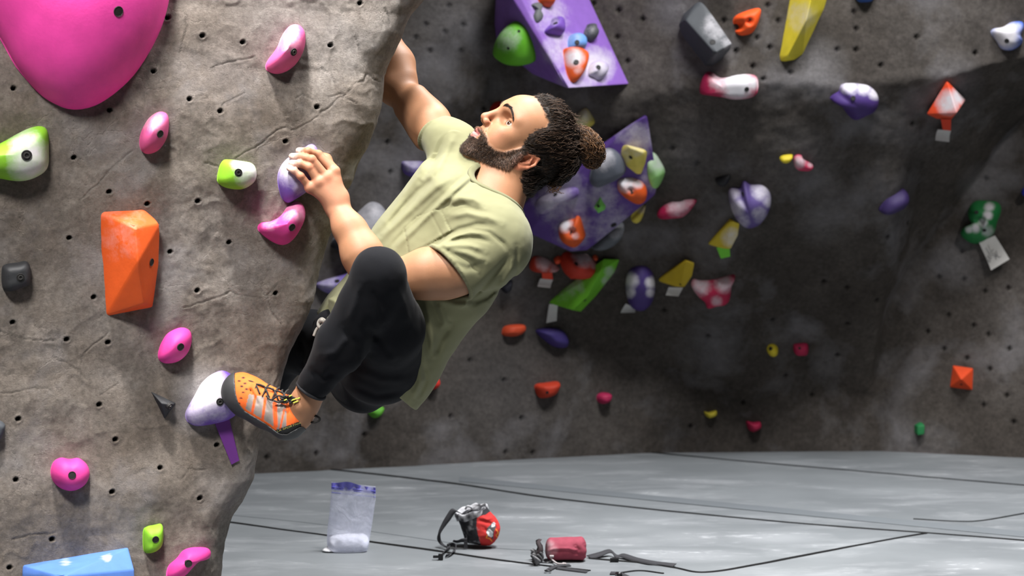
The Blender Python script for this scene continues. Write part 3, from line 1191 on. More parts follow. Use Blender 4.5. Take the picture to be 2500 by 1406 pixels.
HAND_HOLD = dome('chalked purple hold gripped by the climber\'s left hand', L,
     [(679, 455), (678, 425), (688, 402), (706, 384), (735, 366), (756, 352), (770, 356), (777, 375), (776, 410), (768, 448), (745, 470), (724, 484), (703, 495), (688, 484)], 0.045, (104, 78, 160), apex=(730, 425),
     chalk=[(715, 410, 45, .62), (735, 450, 26, .4), (760, 375, 25, .35)], noise=0.05, p1=2.6)
dome('bright pink crescent hold just under the gripped purple hold', L, [(630, 560), (636, 545), (662, 540), (684, 528), (700, 506), (718, 493), (734, 494), (743, 508), (743, 530), (732, 556), (714, 583), (694, 597), (672, 594), (645, 577)], 0.06, PINK,
     apex=(698, 545), bolt=(713, 555), chalk=[(715, 510, 36, .28), (660, 545, 26, .2)], noise=0.03, p1=2.2)
p_, n_ = plane_at(L, [(243, 520), (391, 545), (388, 640), (372, 748), (257, 772)])
hull('orange faceted volume-like hold in the middle of the boulder', L,
     [(243, 524, 0), (250, 516, 0.0), (350, 510, 0.0), (391, 546, 0.03), (388, 640, 0.02), (373, 750, 0.0), (257, 773, 0), (330, 556, 0.085), (337, 640, 0.095), (351, 742, 0.06), (248, 640, 0.0)],
     ORANGE, bolt=(370, 640), chalk=[(290, 590, 50, .12), (300, 520, 60, .1)], bevel=0.005, br=0.009)
dome('small black hold at the left edge of the boulder', L, [(4, 658), (14, 645), (40, 641), (62, 637), (73, 650), (73, 688), (58, 700), (22, 711), (6, 702)], 0.035, CHAR, apex=(42, 672), bolt=(50, 677), steel=True, p1=4)
dome('dark grey hold cut off by the left edge of the photo', L, [(-30, 1030), (-8, 1024), (9, 1032), (12, 1042), (6, 1062), (-6, 1078), (-28, 1076)], 0.03, (66, 70, 76), p1=4)
dome('pink egg-shaped hold right under the orange faceted hold', L, [(385, 866), (393, 838), (412, 811), (442, 799), (463, 807), (467, 832), (456, 862), (433, 882), (405, 887), (389, 880)], 0.045, PINK, apex=(428, 842), bolt=(441, 847), noise=0.03, p1=2.2)
hull('small black triangular hold left of the foothold', L, [(368, 955, 0), (430, 984, 0), (402, 1023, 0), (394, 985, .03), (415, 988, .03)], CHAR, bolt=(414, 992), steel=True, bevel=0.003, br=0.008)
FOOT_HOLD = dome('purple foothold white with chalk under the climber\'s toe', L,
     [(452, 1013), (458, 993), (475, 962), (495, 932), (520, 912), (548, 905), (575, 925), (588, 965), (582, 1002), (558, 1024), (520, 1035), (482, 1040), (460, 1032)], 0.05, (96, 66, 150), apex=(530, 975), bolt=(537, 981), steel=True,
     chalk=[(505, 955, 55, 1.0), (480, 1005, 32, .55), (530, 1000, 30, .4)], noise=0.04, p1=2.8)
TAPE_P = flat_mat('purple_tape', (92, 34, 118))
card('strip of purple tape hanging below the foothold', L, [(523, 1030), (558, 1014), (584, 1124), (565, 1134)], TAPE_P, 'marking_tape', 'tape', 0.006, 0.0)
dome('round pink hold low on the boulder', L, [(123, 1153), (130, 1128), (148, 1117), (170, 1120), (192, 1118), (212, 1134), (218, 1158), (206, 1184), (178, 1198), (150, 1193), (130, 1176)], 0.05, PINK, apex=(172, 1160), bolt=(176, 1160), p1=3.2, noise=0.03)
dome('small lime hold low on the boulder above the pink peanut-shaped hold', L, [(349, 1297), (357, 1285), (376, 1281), (392, 1278), (397, 1290), (395, 1325), (382, 1343), (362, 1350), (350, 1342)], 0.035, LIME, bolt=(380, 1317), br=0.008, p1=3.2)
dome('pink peanut-shaped hold at the bottom edge of the photo', L, [(407, 1400), (413, 1380), (432, 1362), (448, 1342), (470, 1335), (504, 1337), (514, 1348), (509, 1362), (484, 1370), (468, 1385), (448, 1406), (425, 1416), (410, 1412)], 0.045, PINK,
     bolt=(460, 1376), p1=2.4, apex=(458, 1372), noise=0.04)
hull('blue wedge volume at the bottom left corner', L, [(55, 1379, 0), (313, 1337, 0.0), (328, 1390, 0.05), (330, 1470, 0.05), (150, 1407, 0.16), (150, 1490, 0.16), (55, 1500, 0), (55, 1400, 0.01)], (84, 124, 200),
     chalk=[(262, 1362, 10, .8), (160, 1372, 9, .5)], bevel=0.004, name='climbing_volume', cat='climbing volume')

# --- volumes on the back wall
W = [BACK]
vp, vn = plane_at(W, [(1215, 20), (1445, 20), (1537, 205), (1300, 170)])
VOL1 = hull('large purple wedge volume at the top of the back wall', W,
     [(1253, 0, .30), (1215, -120, .30), (1385, -120, .02), (1537, 206, .03), (1386, 216, .30), (1207, 60, .0), (1213, 110, 0), (1240, -60, 0), (1300, 180, .0)],
     (132, 92, 178), chalk=[(1345, 40, 46, .35), (1370, 120, 46, .45), (1455, 160, 45, .75), (1330, 10, 40, .3), (1420, 200, 60, .4)], bevel=0.012, name='climbing_volume', cat='climbing volume')
VOL2 = hull('angular purple volume beside the climber\'s head', W,
     [(1573, 277, .06), (1582, 284, .05), (1605, 440, .06), (1602, 475, .04), (1570, 497, .03), (1435, 612, .06), (1392, 615, .10), (1290, 570, .06), (1255, 545, .02), (1250, 515, .0), (1400, 430, .07), (1455, 368, .02), (1480, 470, .11)],
     (88, 60, 134), chalk=[(1560, 340, 40, .5), (1370, 480, 70, .4), (1470, 480, 40, .4), (1400, 560, 50, .35), (1500, 560, 60, .3), (1590, 440, 30, .35), (1520, 330, 30, .2)],
     bolt=(1498, 549), br=.014, bevel=0.012, name='climbing_volume', cat='climbing volume')
bpy.context.view_layer.update()
V1, V2 = [VOL1], [VOL2]
dome('big lime egg-shaped hold on the shaded side of the purple wedge', W, [(1226, 108), (1232, 80), (1245, 58), (1262, 52), (1282, 66), (1298, 98), (1308, 135), (1302, 152), (1272, 151), (1243, 135), (1230, 122)], .10, (98, 176, 36),
     plane=(plane_at(V1, [(1240, 110), (1250, 70), (1280, 100), (1290, 145)])), chalk=[(1240, 95, 32, .35)], noise=.02, bolt=[(1267, 76), (1241, 118)], br=.006)
dome('orange hold at the top frame edge on the purple wedge', V1, [(1308, -18), (1345, -20), (1347, 12), (1336, 18), (1320, 10), (1312, -2)], .05, ORANGE)
dome('worn grey branching hold at the top of the purple wedge', V1, [(1297, 12), (1312, 6), (1322, 14), (1318, 30), (1324, 45), (1310, 56), (1302, 40), (1306, 24)], .02, (96, 98, 100))
dome('triangular purple hold on the purple wedge', V1, [(1328, 78), (1342, 60), (1346, 46), (1362, 44), (1371, 60), (1370, 86), (1345, 84)], .05, (112, 76, 168), bolt=(1356, 57), br=.01, chalk=[(1350, 50, 14, .4)])
dome('dark grey knobbed hold on the purple wedge', V1, [(1425, 80), (1430, 68), (1434, 60), (1446, 60), (1449, 70), (1455, 84), (1450, 98), (1438, 102), (1427, 94)], .04, (72, 74, 78), chalk=[(1440, 75, 16, .15)])
dome('light blue hold above the chalky orange hold', V1, [(1387, 118), (1388, 92), (1400, 83), (1413, 88), (1424, 104), (1422, 124), (1400, 126)], .05, (104, 150, 212), bolt=(1409, 103), br=.01, chalk=[(1400, 90, 20, .2)])
dome('orange hold with chalky face on the purple wedge', V1, [(1375, 130), (1378, 119), (1398, 117), (1420, 126), (1428, 142), (1423, 172), (1408, 198), (1394, 200), (1382, 176)], .06, ORANGE, bolt=(1407, 152), steel=True, br=.011,
     chalk=[(1402, 142, 24, .95), (1412, 170, 12, .4)])
dome('white chalk-covered hold in the lower corner of the purple wedge', V1, [(1434, 182), (1438, 160), (1450, 150), (1468, 153), (1479, 168), (1474, 188), (1460, 196), (1446, 188)], .045, (140, 112, 180), bolt=(1461, 164), br=.01, chalk=[(1456, 172, 36, .8)])
dome('small red hold behind the climber\'s nose', W, [(1196, 270), (1203, 254), (1215, 248), (1230, 250), (1236, 264), (1222, 274)], .05, (190, 34, 30))
hull('large charcoal slab hold on the upper back wall', W, [(1656, 62, 0.02), (1668, 34, .0), (1702, 4, .04), (1716, 2, .04), (1788, 106, .06), (1783, 122, .03), (1740, 162, .0), (1722, 162, .0), (1668, 92, .0), (1672, 48, .10), (1745, 130, .12)], (66, 69, 73),
     bolt=(1740, 103), br=.012, bevel=.014, chalk=[(1748, 65, 34, .3), (1775, 105, 16, .3)])
dome('orange lip-shaped hold beside the charcoal slab', W, [(1790, 56), (1794, 40), (1818, 28), (1848, 20), (1857, 27), (1850, 56), (1836, 80), (1812, 87), (1796, 80), (1797, 68)], .06, (232, 84, 30), bumps=[(1808, 62, 14, -.04), (1800, 64, 10, -.03), (1830, 52, 10, -.02)],
     bolt=(1830, 50), br=.011)
hull('long yellow fang-shaped hold at the top of the back wall', W, [(1905, 148, 0), (1915, 150, .01), (1903, 136, .0), (1915, 90, .0), (1935, 0, .0), (1945, -90, 0), (2045, -90, 0), (2012, 22, .0), (1960, 132, .0), (1940, 146, .0), (1922, 138, .05), (1968, 50, .14), (1995, -70, .16)], (222, 204, 56),
     bevel=.008, chalk=[(1955, 40, 40, .3)])
dome('crimson block hold with a chalk-white right half', W, [(1709, 225), (1710, 205), (1720, 182), (1735, 178), (1760, 188), (1800, 181), (1835, 185), (1848, 196), (1849, 222), (1838, 236), (1800, 241), (1762, 234), (1722, 228)], .07, CRIM, bolt=(1823, 218), br=.010,
     chalk=[(1800, 205, 42, 1.2), (1755, 200, 26, .6), (1838, 205, 18, .9)], p1=3.5)
dome('dark purple rounded hold with a chalky rim on the upper right wall', W, [(2026, 240), (2034, 230), (2047, 222), (2056, 207), (2090, 204), (2125, 212), (2143, 235), (2136, 262), (2110, 276), (2082, 288), (2068, 278), (2052, 256), (2036, 248)], .08, (66, 44, 108),
     chalk=[(2075, 207, 24, .8), (2110, 210, 22, .8), (2136, 226, 18, .8)], bolt=(2083, 240), br=.01)
dome('blue hold cut off by the top edge of the photo', W, [(2086, -22), (2135, -22), (2130, 1), (2112, 6), (2092, 2)], .05, (52, 84, 150))
dome('white and blue hold near the right edge of the photo', W, [(2419, 80), (2426, 70), (2448, 66), (2470, 54), (2493, 53), (2498, 66), (2490, 88), (2494, 105), (2472, 122), (2446, 120), (2434, 104)], .06, (66, 100, 190), bolt=(2458, 100), br=.01,
     chalk=[(2455, 85, 36, 1.2), (2485, 65, 12, .4)])
hull('orange pyramid hold dusted with chalk, hanging a tag', W, [(2312, 197, .02), (2358, 243, .02), (2336, 276, .14), (2262, 279, .03), (2286, 290, .0), (2320, 294, .0), (2345, 262, 0), (2290, 262, .0)], (226, 76, 40), bevel=.004, chalk=[(2315, 250, 30, .9), (2340, 235, 22, .9)])
TAPE_O = flat_mat('orange_tape', (226, 66, 34))
TAPE_G = flat_mat('green_tape', (112, 200, 50))
card('orange tape strip under the orange pyramid hold', W, [(2297, 291), (2322, 291), (2321, 319), (2302, 318)], TAPE_O, 'marking_tape', 'tape', .03, 0)
card('small grey tag under the orange pyramid hold', W, [(2290, 316), (2322, 319), (2312, 339), (2278, 335)], PAPER, lift=.03, curl=.02)
dome('pale yellow hold behind the top of the climber\'s hair', W, [(1392, 300), (1408, 280), (1430, 264), (1446, 282), (1452, 300), (1430, 312), (1400, 312)], .05, (210, 196, 90), chalk=[(1420, 285, 25, .5)])
dome('slate grey hold wedged behind the purple angular volume, chalky top', W, [(1440, 442), (1450, 400), (1462, 378), (1488, 366), (1515, 380), (1528, 412), (1512, 432), (1480, 448), (1455, 456)], .05, (92, 96, 106),
     plane=(lambda q: (q[0] + q[1] * .0, q[1]))(plane_at(V2, [(1500, 440), (1480, 460), (1500, 470)])), chalk=[(1470, 390, 30, .5)])
hull('yellow hold with one bolt near the top of the purple angular volume', V2, [(1515, 376, 0), (1519, 362, .0), (1530, 353, .02), (1582, 366, .03), (1576, 400, .03), (1566, 426, .0), (1554, 426, .0), (1528, 405, 0), (1540, 360, .05), (1570, 372, .06), (1556, 410, .04)], (224, 206, 96), bolt=(1540, 384), br=.009,
     bevel=.008, chalk=[(1550, 362, 26, .3), (1525, 380, 20, .3)])
dome('pale green hold behind the right side of the purple angular volume', W, [(1582, 372), (1598, 374), (1612, 392), (1624, 416), (1617, 440), (1604, 457), (1590, 440), (1580, 400)], .06, (150, 210, 120), chalk=[(1604, 395, 30, .6)])
dome('orange jug with a chalk-white top on the purple volume, right side', V2, [(1507, 452), (1512, 438), (1540, 434), (1566, 442), (1579, 462), (1573, 485), (1553, 493), (1528, 482), (1510, 466)], .06, ORANGE, bolt=(1541, 467), br=.012,
     chalk=[(1530, 444, 26, 1.0), (1556, 448, 14, .8)], bumps=[(1541, 467, 10, -.02)])
hull('tiny green pyramid hold on the purple angular volume', V2, [(1450, 506, 0), (1466, 481, 0), (1479, 503, 0), (1477, 512, 0), (1460, 521, 0), (1462, 502, .03)], (120, 200, 90), bolt=(1460, 503), br=.007, bevel=.002)
dome('orange jug with a chalky left rim low on the purple angular volume', V2, [(1364, 562), (1368, 545), (1385, 536), (1402, 534), (1408, 527), (1418, 532), (1428, 566), (1427, 582), (1408, 600), (1388, 596), (1370, 582)], .06, ORANGE, bolt=(1394, 568), br=.012,
     chalk=[(1378, 548, 20, 1.0), (1398, 560, 8, .3), (1405, 575, 10, .5)], bumps=[(1394, 568, 12, -.025)])
dome('worn grey-purple hold on the left of the purple angular volume', V2, [(1306, 500), (1320, 482), (1350, 470), (1385, 458), (1408, 458), (1412, 474), (1398, 486), (1372, 492), (1352, 510), (1325, 522), (1312, 512)], .05, (104, 84, 142), bolt=(1356, 475), br=.01,
     chalk=[(1350, 485, 45, .55)])
dome('small yellow hold poking out below the purple angular volume', W, [(1540, 528), (1555, 510), (1576, 500), (1568, 530), (1552, 538)], .05, (214, 196, 80), chalk=[(1565, 510, 14, .4)])
dome('grey half-dome hold under the purple angular volume', W, [(1440, 598), (1462, 570), (1495, 548), (1520, 542), (1524, 560), (1508, 584), (1478, 600), (1455, 604)], .07, (96, 100, 106), chalk=[(1505, 565, 24, .3)])
dome('crimson crescent hold with a chalky top edge', W, [(1604, 522), (1612, 508), (1634, 495), (1668, 487), (1700, 487), (1692, 505), (1672, 524), (1640, 528), (1612, 529)], .05, CRIM, chalk=[(1655, 500, 30, .6), (1680, 492, 16, .4)], bumps=[(1655, 498, 22, -.03)])
dome('small black hold left of the purple shell-shaped hold', W, [(1746, 437), (1756, 431), (1782, 427), (1778, 446), (1764, 452), (1752, 447)], .03, (30, 30, 34))
dome('large purple shell-shaped hold with chalky rim', W, [(1778, 466), (1788, 456), (1806, 458), (1816, 440), (1834, 450), (1862, 452), (1880, 470), (1882, 496), (1870, 522), (1848, 543), (1818, 547), (1794, 525), (1782, 498)], .09, (88, 72, 130), bolt=(1813, 475), br=.012,
     chalk=[(1862, 462, 28, .6), (1795, 510, 24, .6), (1812, 540, 20, .4), (1878, 492, 16, .5), (1790, 475, 18, .5), (1855, 525, 20, .4)])
dome('tiny yellow hold touching a pink one on the right wall', W, [(1903, 386), (1910, 379), (1934, 377), (1931, 388), (1918, 394), (1907, 392)], .03, YEL)
dome('small pink hold with chalk on the right wall, beside a tiny yellow one', W, [(1938, 384), (1946, 377), (1956, 378), (1962, 388), (1985, 402), (1975, 412), (1945, 411), (1938, 398)], .04, (190, 50, 86), chalk=[(1952, 396, 16, .7), (1978, 402, 8, .5)])
hull('yellow wedge hold with green tape under it', W, [(1729, 597, 0), (1781, 540, 0), (1786, 539, .05), (1806, 546, .05), (1802, 575, .05), (1784, 609, .05), (1760, 606, 0), (1775, 600, .05)], (204, 180, 48), bevel=.005, chalk=[(1785, 580, 24, .6)])
card('green tape strip under the yellow wedge hold', W, [(1749, 604), (1781, 604), (1783, 626), (1760, 631)], TAPE_G, 'marking_tape', 'tape', .012, 0)
hull('yellow wedge hold with a white tag under it', W, [(1602, 685, 0), (1668, 640, 0), (1674, 636, .05), (1696, 642, .05), (1690, 674, .05), (1671, 702, .04), (1648, 700, .0), (1664, 690, .05)], (196, 168, 36), bevel=.005, bolt=(1661, 694), br=.005)
card('white tag under the yellow wedge hold near the dotted purple oval', W, [(1632, 701), (1668, 702), (1659, 717), (1628, 714)], PAPER, lift=.01)
dome('crimson and white triangular hold on the back wall', W, [(1687, 694), (1694, 683), (1710, 684), (1745, 680), (1792, 676), (1786, 700), (1779, 735), (1752, 742), (1728, 748), (1720, 732), (1702, 716)], .06, (190, 36, 76), chalk=[(1710, 698, 26, .7), (1768, 692, 24, .7), (1750, 735, 14, .5)],
     bumps=[(1740, 700, 14, -.03)])
dome('purple oval hold with two white chalk bands', W, [(1527, 700), (1532, 668), (1548, 652), (1572, 650), (1592, 664), (1600, 695), (1594, 730), (1576, 750), (1552, 751), (1534, 735)], .08, (70, 52, 116), chalk=[(1540, 685, 20, 1.0), (1590, 690, 15, 1.0), (1538, 715, 14, .8), (1588, 715, 12, .8)])
card('white tag under the purple oval hold', W, [(1528, 741), (1552, 752), (1550, 757), (1514, 758)], PAPER, lift=.01)
hull('long green blade-shaped hold with a bright strip', W, [(1337, 739, 0), (1400, 690, .02), (1474, 632, .04), (1513, 633, .02), (1500, 665, .0), (1455, 722, 0), (1418, 761, .0), (1398, 757, .08), (1436, 722, .09), (1468, 660, .08)], (110, 186, 44), bevel=.003, bolt=(1428, 733), br=.008,
     chalk=[(1400, 695, 30, .3), (1370, 715, 24, .15), (1488, 665, 14, .5), (1478, 685, 10, .5)])
card('white tag hanging under the green blade-shaped hold', W, [(1341, 742), (1362, 744), (1358, 778), (1333, 783)], PAPER, lift=.008)
dome('rust red hold with chalk above a tagged orange tape', W, [(1293, 655), (1296, 634), (1306, 625), (1330, 629), (1352, 642), (1366, 655), (1345, 661), (1312, 661)], .05, (176, 52, 32), chalk=[(1330, 640, 22, .6), (1355, 655, 14, .5)])
card('orange tape strip holding a white tag under the rust red hold', W, [(1322, 658), (1347, 659), (1350, 682), (1324, 681)], TAPE_O, 'marking_tape', 'tape', .012, 0)
card('white tag taped under the rust red hold', W, [(1319, 680), (1350, 683), (1342, 698), (1311, 694)], PAPER, lift=.012, curl=.02)
dome('large rust red round hold with a chalky right top', W, [(1368, 645), (1370, 625), (1382, 613), (1404, 620), (1435, 622), (1456, 640), (1458, 652), (1446, 668), (1412, 673), (1382, 667)], .09, (184, 50, 30), chalk=[(1425, 625, 28, .7), (1450, 645, 12, .4)], bolt=(1407, 644), br=.01)
card('orange tape corner under the large rust red hold', W, [(1389, 664), (1418, 672), (1398, 681), (1392, 680)], TAPE_O, 'marking_tape', 'tape', .012, 0)
dome('tiny orange hold left of the large rust red hold', W, [(1352, 632), (1362, 624), (1372, 628), (1370, 638), (1358, 642)], .03, (214, 74, 40))
dome('tiny orange hold right of the large rust red hold', W, [(1446, 626), (1454, 622), (1460, 628), (1454, 634)], .025, (214, 84, 50))
dome('small purple hold behind the climber\'s right side', W, [(981, 396), (1000, 393), (1036, 395), (1040, 412), (1030, 428), (1000, 430), (984, 420)], .05, (96, 76, 150), chalk=[(1005, 396, 24, .5)])
dome('large pale grey hold with a dark foot behind the climber\'s forearm', W, [(808, 602), (822, 570), (860, 532), (900, 495), (930, 500), (948, 535), (930, 575), (900, 600), (850, 612)], .10, (120, 122, 130), chalk=[(905, 525, 50, .5)], c2=[(825, 606, 24, (40, 42, 48))])  # darker colour blended in at the lower left end
dome('light purple hold behind the climber\'s knee', W, [(771, 695), (790, 684), (830, 672), (870, 660), (900, 664), (900, 700), (850, 714), (815, 718), (790, 712)], .07, (116, 100, 170), bolt=(823, 686), br=.011, chalk=[(800, 685, 30, .4)])
dome('small orange hold above the dark purple one on the lower back wall', W, [(1226, 816), (1230, 798), (1252, 792), (1278, 793), (1280, 808), (1262, 820), (1240, 821)], .05, (196, 72, 40))
dome('dark purple oval hold on the lower back wall', W, [(1307, 808), (1325, 801), (1352, 800), (1374, 808), (1387, 832), (1380, 848), (1352, 846), (1326, 828)], .06, (66, 54, 120))
dome('black hold showing behind the climber\'s left shoulder blade', W, [(1222, 700), (1235, 688), (1250, 684), (1247, 703), (1232, 714)], .04, (30, 30, 40))
dome('orange-red block hold low on the back wall', W, [(1306, 952), (1308, 938), (1330, 934), (1361, 931), (1364, 944), (1350, 965), (1318, 971)], .06, (190, 58, 34), bolt=(1336, 958), br=.007)
dome('magenta knob hold right of the orange-red block hold', W, [(1457, 966), (1468, 958), (1488, 961), (1487, 978), (1472, 986), (1459, 980)], .05, (176, 40, 84))
dome('small round yellow hold on the dark part of the wall', W, [(1872, 850), (1878, 841), (1890, 840), (1899, 848), (1897, 860), (1884, 864), (1874, 859)], .04, YEL, bolt=(1881, 851), br=.009)
dome('square crimson hold right of the small round yellow one', W, [(1937, 842), (1944, 838), (1970, 838), (1973, 858), (1962, 863), (1940, 860)], .04, (168, 30, 70), bolt=(1952, 850), br=.006)
dome('small yellow foot chip low on the dark wall', W, [(1719, 1004), (1730, 1006), (1748, 1001), (1749, 1013), (1732, 1020), (1722, 1014)], .04, (200, 184, 60))
dome('small crimson hold just above the floor on the dark wall', W, [(1822, 1028), (1838, 1030), (1855, 1029), (1857, 1044), (1838, 1054), (1826, 1046)], .05, (168, 32, 70))
hull('green cube hold just above the floor at the right', W, [(2232, 1037, .0), (2246, 1030, .0), (2258, 1038, .03), (2257, 1060, .03), (2240, 1063, .04), (2232, 1056, .0), (2240, 1040, .04)], (28, 110, 60), bevel=.004)
hull('orange square pyramid hold low on the lit right wall', W, [(2326, 892, 0), (2376, 899, 0), (2375, 953, 0), (2319, 945, 0), (2347, 926, .09)], (220, 76, 36), bevel=.004, bolt=(2347, 938), br=.006)
dome('blue hold cut off by the right edge of the photo', W, [(2494, 470), (2500, 458), (2515, 456), (2520, 476), (2504, 480)], .05, (40, 50, 170))
dome('green swirl hold with a white ridge on the right wall', W, [(2346, 572), (2352, 556), (2372, 548), (2364, 525), (2368, 503), (2384, 490), (2412, 490), (2436, 494), (2444, 512), (2434, 545), (2426, 572), (2404, 590), (2378, 595), (2358, 586)], .08, GRN,
     chalk=[(2415, 505, 12, 1.0), (2412, 525, 12, 1.0), (2400, 545, 12, 1.0), (2382, 557, 12, 1.0), (2366, 560, 10, .9), (2412, 565, 16, .5)], bumps=[(2395, 540, 12, -.04), (2384, 520, 14, .03), (2410, 545, 20, .03)], bolt=[(2384, 518), (2403, 562)], br=.009)
card('large white card with pencil marks beside the green swirl hold', W, [(2390, 592), (2429, 575), (2467, 632), (2422, 659)], PAPER, lift=.02, curl=.02,
     marks=[[(2412, 598), (2418, 612), (2426, 608)], [(2414, 618), (2420, 632)], [(2420, 618), (2430, 622), (2432, 634)], [(2432, 612), (2438, 628), (2444, 624)], [(2408, 628), (2418, 640)]])
dome('very dark purple hold in the shade on the right wall', W, [(2148, 512), (2160, 490), (2180, 474), (2205, 463), (2215, 474), (2200, 496), (2170, 515), (2155, 520)], .06, (58, 44, 92))
dome('red hold peeking out behind the climber\'s lower back', W, [(1040, 930), (1052, 922), (1066, 922), (1070, 936), (1062, 948), (1046, 950)], .05, (190, 44, 34))
dome('green hold showing under the climber\'s hips', W, [(898, 1008), (905, 994), (925, 990), (937, 996), (928, 1014), (912, 1020)], .05, (90, 160, 50))

# ------------------------------------------------------------------ the climber
CC = -FWD                      # towards the camera
SKIN = (150, 108, 80)
man = empty('person', Q(960, 880, 4.85))
prop(man, 'man in an olive T-shirt and black pants climbing the boulder, hair in a bun', 'person')
SKIN_MAT = m_attr('skin', 0.56, sss=0.10, var=0.05, nscale=45, bs=0.25, bd=0.0006, bscale=420, spec=0.32)
HAIR_MAT = m_attr('hair', 0.62, var=0.12, nscale=200, bs=0.0, spec=0.3)
SHIRT_MAT = m_attr('olive_jersey', 0.92, var=0.05, nscale=14, bs=0.35, bd=0.0006, bscale=700, spec=0.12, sheen=0.08)
PANTS_MAT = m_attr('black_fleece', 0.9, var=0.12, nscale=20, bs=0.3, bd=0.0006, bscale=500, spec=0.12, sheen=0.03)
RUBBER = m_plain('climbing_rubber', (46, 47, 49), 0.6, var=0.25, nscale=30)
SHOE_MAT = m_attr('shoe_fabric', 0.75, var=0.1, nscale=120, bs=0.3, bd=0.0005, bscale=600, spec=0.25)

# --- head frame
TH = math.radians(20)
AU = math.radians(43)
U0 = RT * math.cos(AU) + UP * math.sin(AU)
F0 = -RT * math.sin(AU) + UP * math.cos(AU)
HF = F0 * math.cos(TH) + CC * math.sin(TH)
HL = CC * math.cos(TH) - F0 * math.sin(TH)
HU = U0
HO = Q(1260, 364, 4.86)
HX = (HF, HL, HU)


def hp(f, l, u):
    return HO + HF * f + HL * l + HU * u


def hloc(P):
    d = P - HO
    return d @ HF, d @ HL, d @ HU


def in_poly(x, y, poly):
    r = np.zeros(len(x), bool)
    n = len(poly)
    for i in range(n):
        x0, y0 = poly[i]
        x1, y1 = poly[(i + 1) % n]
        c = ((y0 > y) != (y1 > y)) & (x < (x1 - x0) * (y - y0) / (y1 - y0 + 1e-12) + x0)
        r ^= c
    return r


HAIRPOLY = [(.10, .2), (.080, .122), (.066, .118), (.040, .110), (.014, .098), (.012, .082), (.026, .060), (.028, .042), (.020, .018), (.010, -.004), (-.020, .0),
            (-.028, -.030), (-.036, -.046), (-.060, -.060), (-.15, -.06), (-.17, .2)]


def poly_sd(f, u):
    q = np.stack([f, u], 1)
    d = np.full(len(f), 9.0)
    n = len(HAIRPOLY)
    for i in range(n):
        d = np.minimum(d, seg_dist(q, HAIRPOLY[i], HAIRPOLY[(i + 1) % n]))
    return np.where(in_poly(f, u, HAIRPOLY), d, -d)


def beard_mask(P, soft=0.004):
    f, l, u = hloc(P)
    al = np.abs(l)
    uc = np.interp(f, [.0, .012, .024, .038, .055, .075, .088, .1, .13], [.02, .02, -.002, -.026, -.037, -.040, -.030, -.0245, -.0245])
    low = -.062 - .55 * np.clip(f, -.01, .1) + .004
    m = np.clip((uc - u) / soft, 0, 1) * np.clip((u - low) / soft, 0, 1) * np.clip((f + .004) / .006, 0, 1)
    # moustache stops under the nose, lips stay free
    lip = (al < .0285) & (u > -.0600 + al * .25) & (u < -.0335 - al * .22) & (f > .074)
    m = m * np.where(lip, 0.0, 1.0)
    # bare patch beside the lower lip
    return m


hs = Sculpt(HO - 0.19, HO + 0.19, 0.0017)
A = hs
A.ell(hp(-.006, 0, .052), HX, (.100, .076, .092), 0.01)
A.ell(hp(-.040, 0, .030), HX, (.070, .070, .075), 0.03)
A.ell(hp(.055, 0, .062), HX, (.047, .056, .048), 0.02)         # forehead
A.ell(hp(.040, 0, -.015), HX, (.056, .060, .070), 0.02)        # face mass
for sgn in (-1, 1):
    A.cone(hp(.074, .014 * sgn, -.088), hp(.004, .056 * sgn, -.052), .018, .017, 0.02)
    A.cone(hp(.004, .056 * sgn, -.052), hp(-.004, .064 * sgn, -.005), .016, .018, 0.02)
    A.ell(hp(.058, .044 * sgn, .003), HX, (.024, .022, .017), 0.02)      # cheekbone
    A.ell(hp(.034, .046 * sgn, .052), HX, (.030, .0235, .032), 0.03)
    A.ell(hp(.042, .041 * sgn, -.026), HX, (.040, .0235, .036), 0.03)
    A.cone(hp(.092, .014 * sgn, .051), hp(.064, .052 * sgn, .046), .0105, .009, 0.016)   # brow
A.ell(hp(.070, 0, -.084), HX, (.019, .024, .018), 0.02)        # chin
A.ell(hp(.074, 0, -.045), HX, (.025, .031, .033), 0.02)        # muzzle
for sgn in (-1, 1):
    A.ell(hp(.085, .035 * sgn, .028), HX, (.015, .018, .013), 0.016, 'sub')   # orbit
# nose
A.cone(hp(.094, 0, .044), hp(.1125, 0, -.001), .0075, .0088, 0.014)
A.ell(hp(.1135, 0, -.005), HX, (.0090, .0100, .0085), 0.008)
for sgn in (-1, 1):
    A.ell(hp(.103, .0130 * sgn, -.010), HX, (.0115, .0062, .0078), 0.006)
    A.ell(hp(.1085, .0062 * sgn, -.0175), HX, (.0050, .0030, .0050), 0.002, 'sub')
    A.cone(hp(.098, .0200 * sgn, -.012), hp(.086, .030 * sgn, -.034), .0015, .001, 0.008, 'sub')
# eyes: lids wrapped on the ball
EYES = [hp(.0635, .0350 * s_, .0270) for s_ in (-1, 1)]
for sgn, e in zip((-1, 1), EYES):
    A.ell(e, HX, (.0148, .0158, .0135), 0.005)
    A.ell(e + HF * .0135 + HL * .0060 * sgn - HU * .0005, HX, (.0130, .0120, .0056), 0.0015, 'sub')
    A.ell(e + HF * .0095 + HL * .0105 * sgn - HU * .0008, HX, (.0120, .0105, .0054), 0.002, 'sub')
    A.ell(e + HF * .006 + HL * .005 * sgn - HU * .0005, HX, (.0115, .0110, .0056), 0.001, 'sub')
    A.cone(e + HF * .0120 - HL * .012 + HU * .0088, e + HF * .0110 + HL * .011 + HU * .0080, .0016, .0016, 0.003)
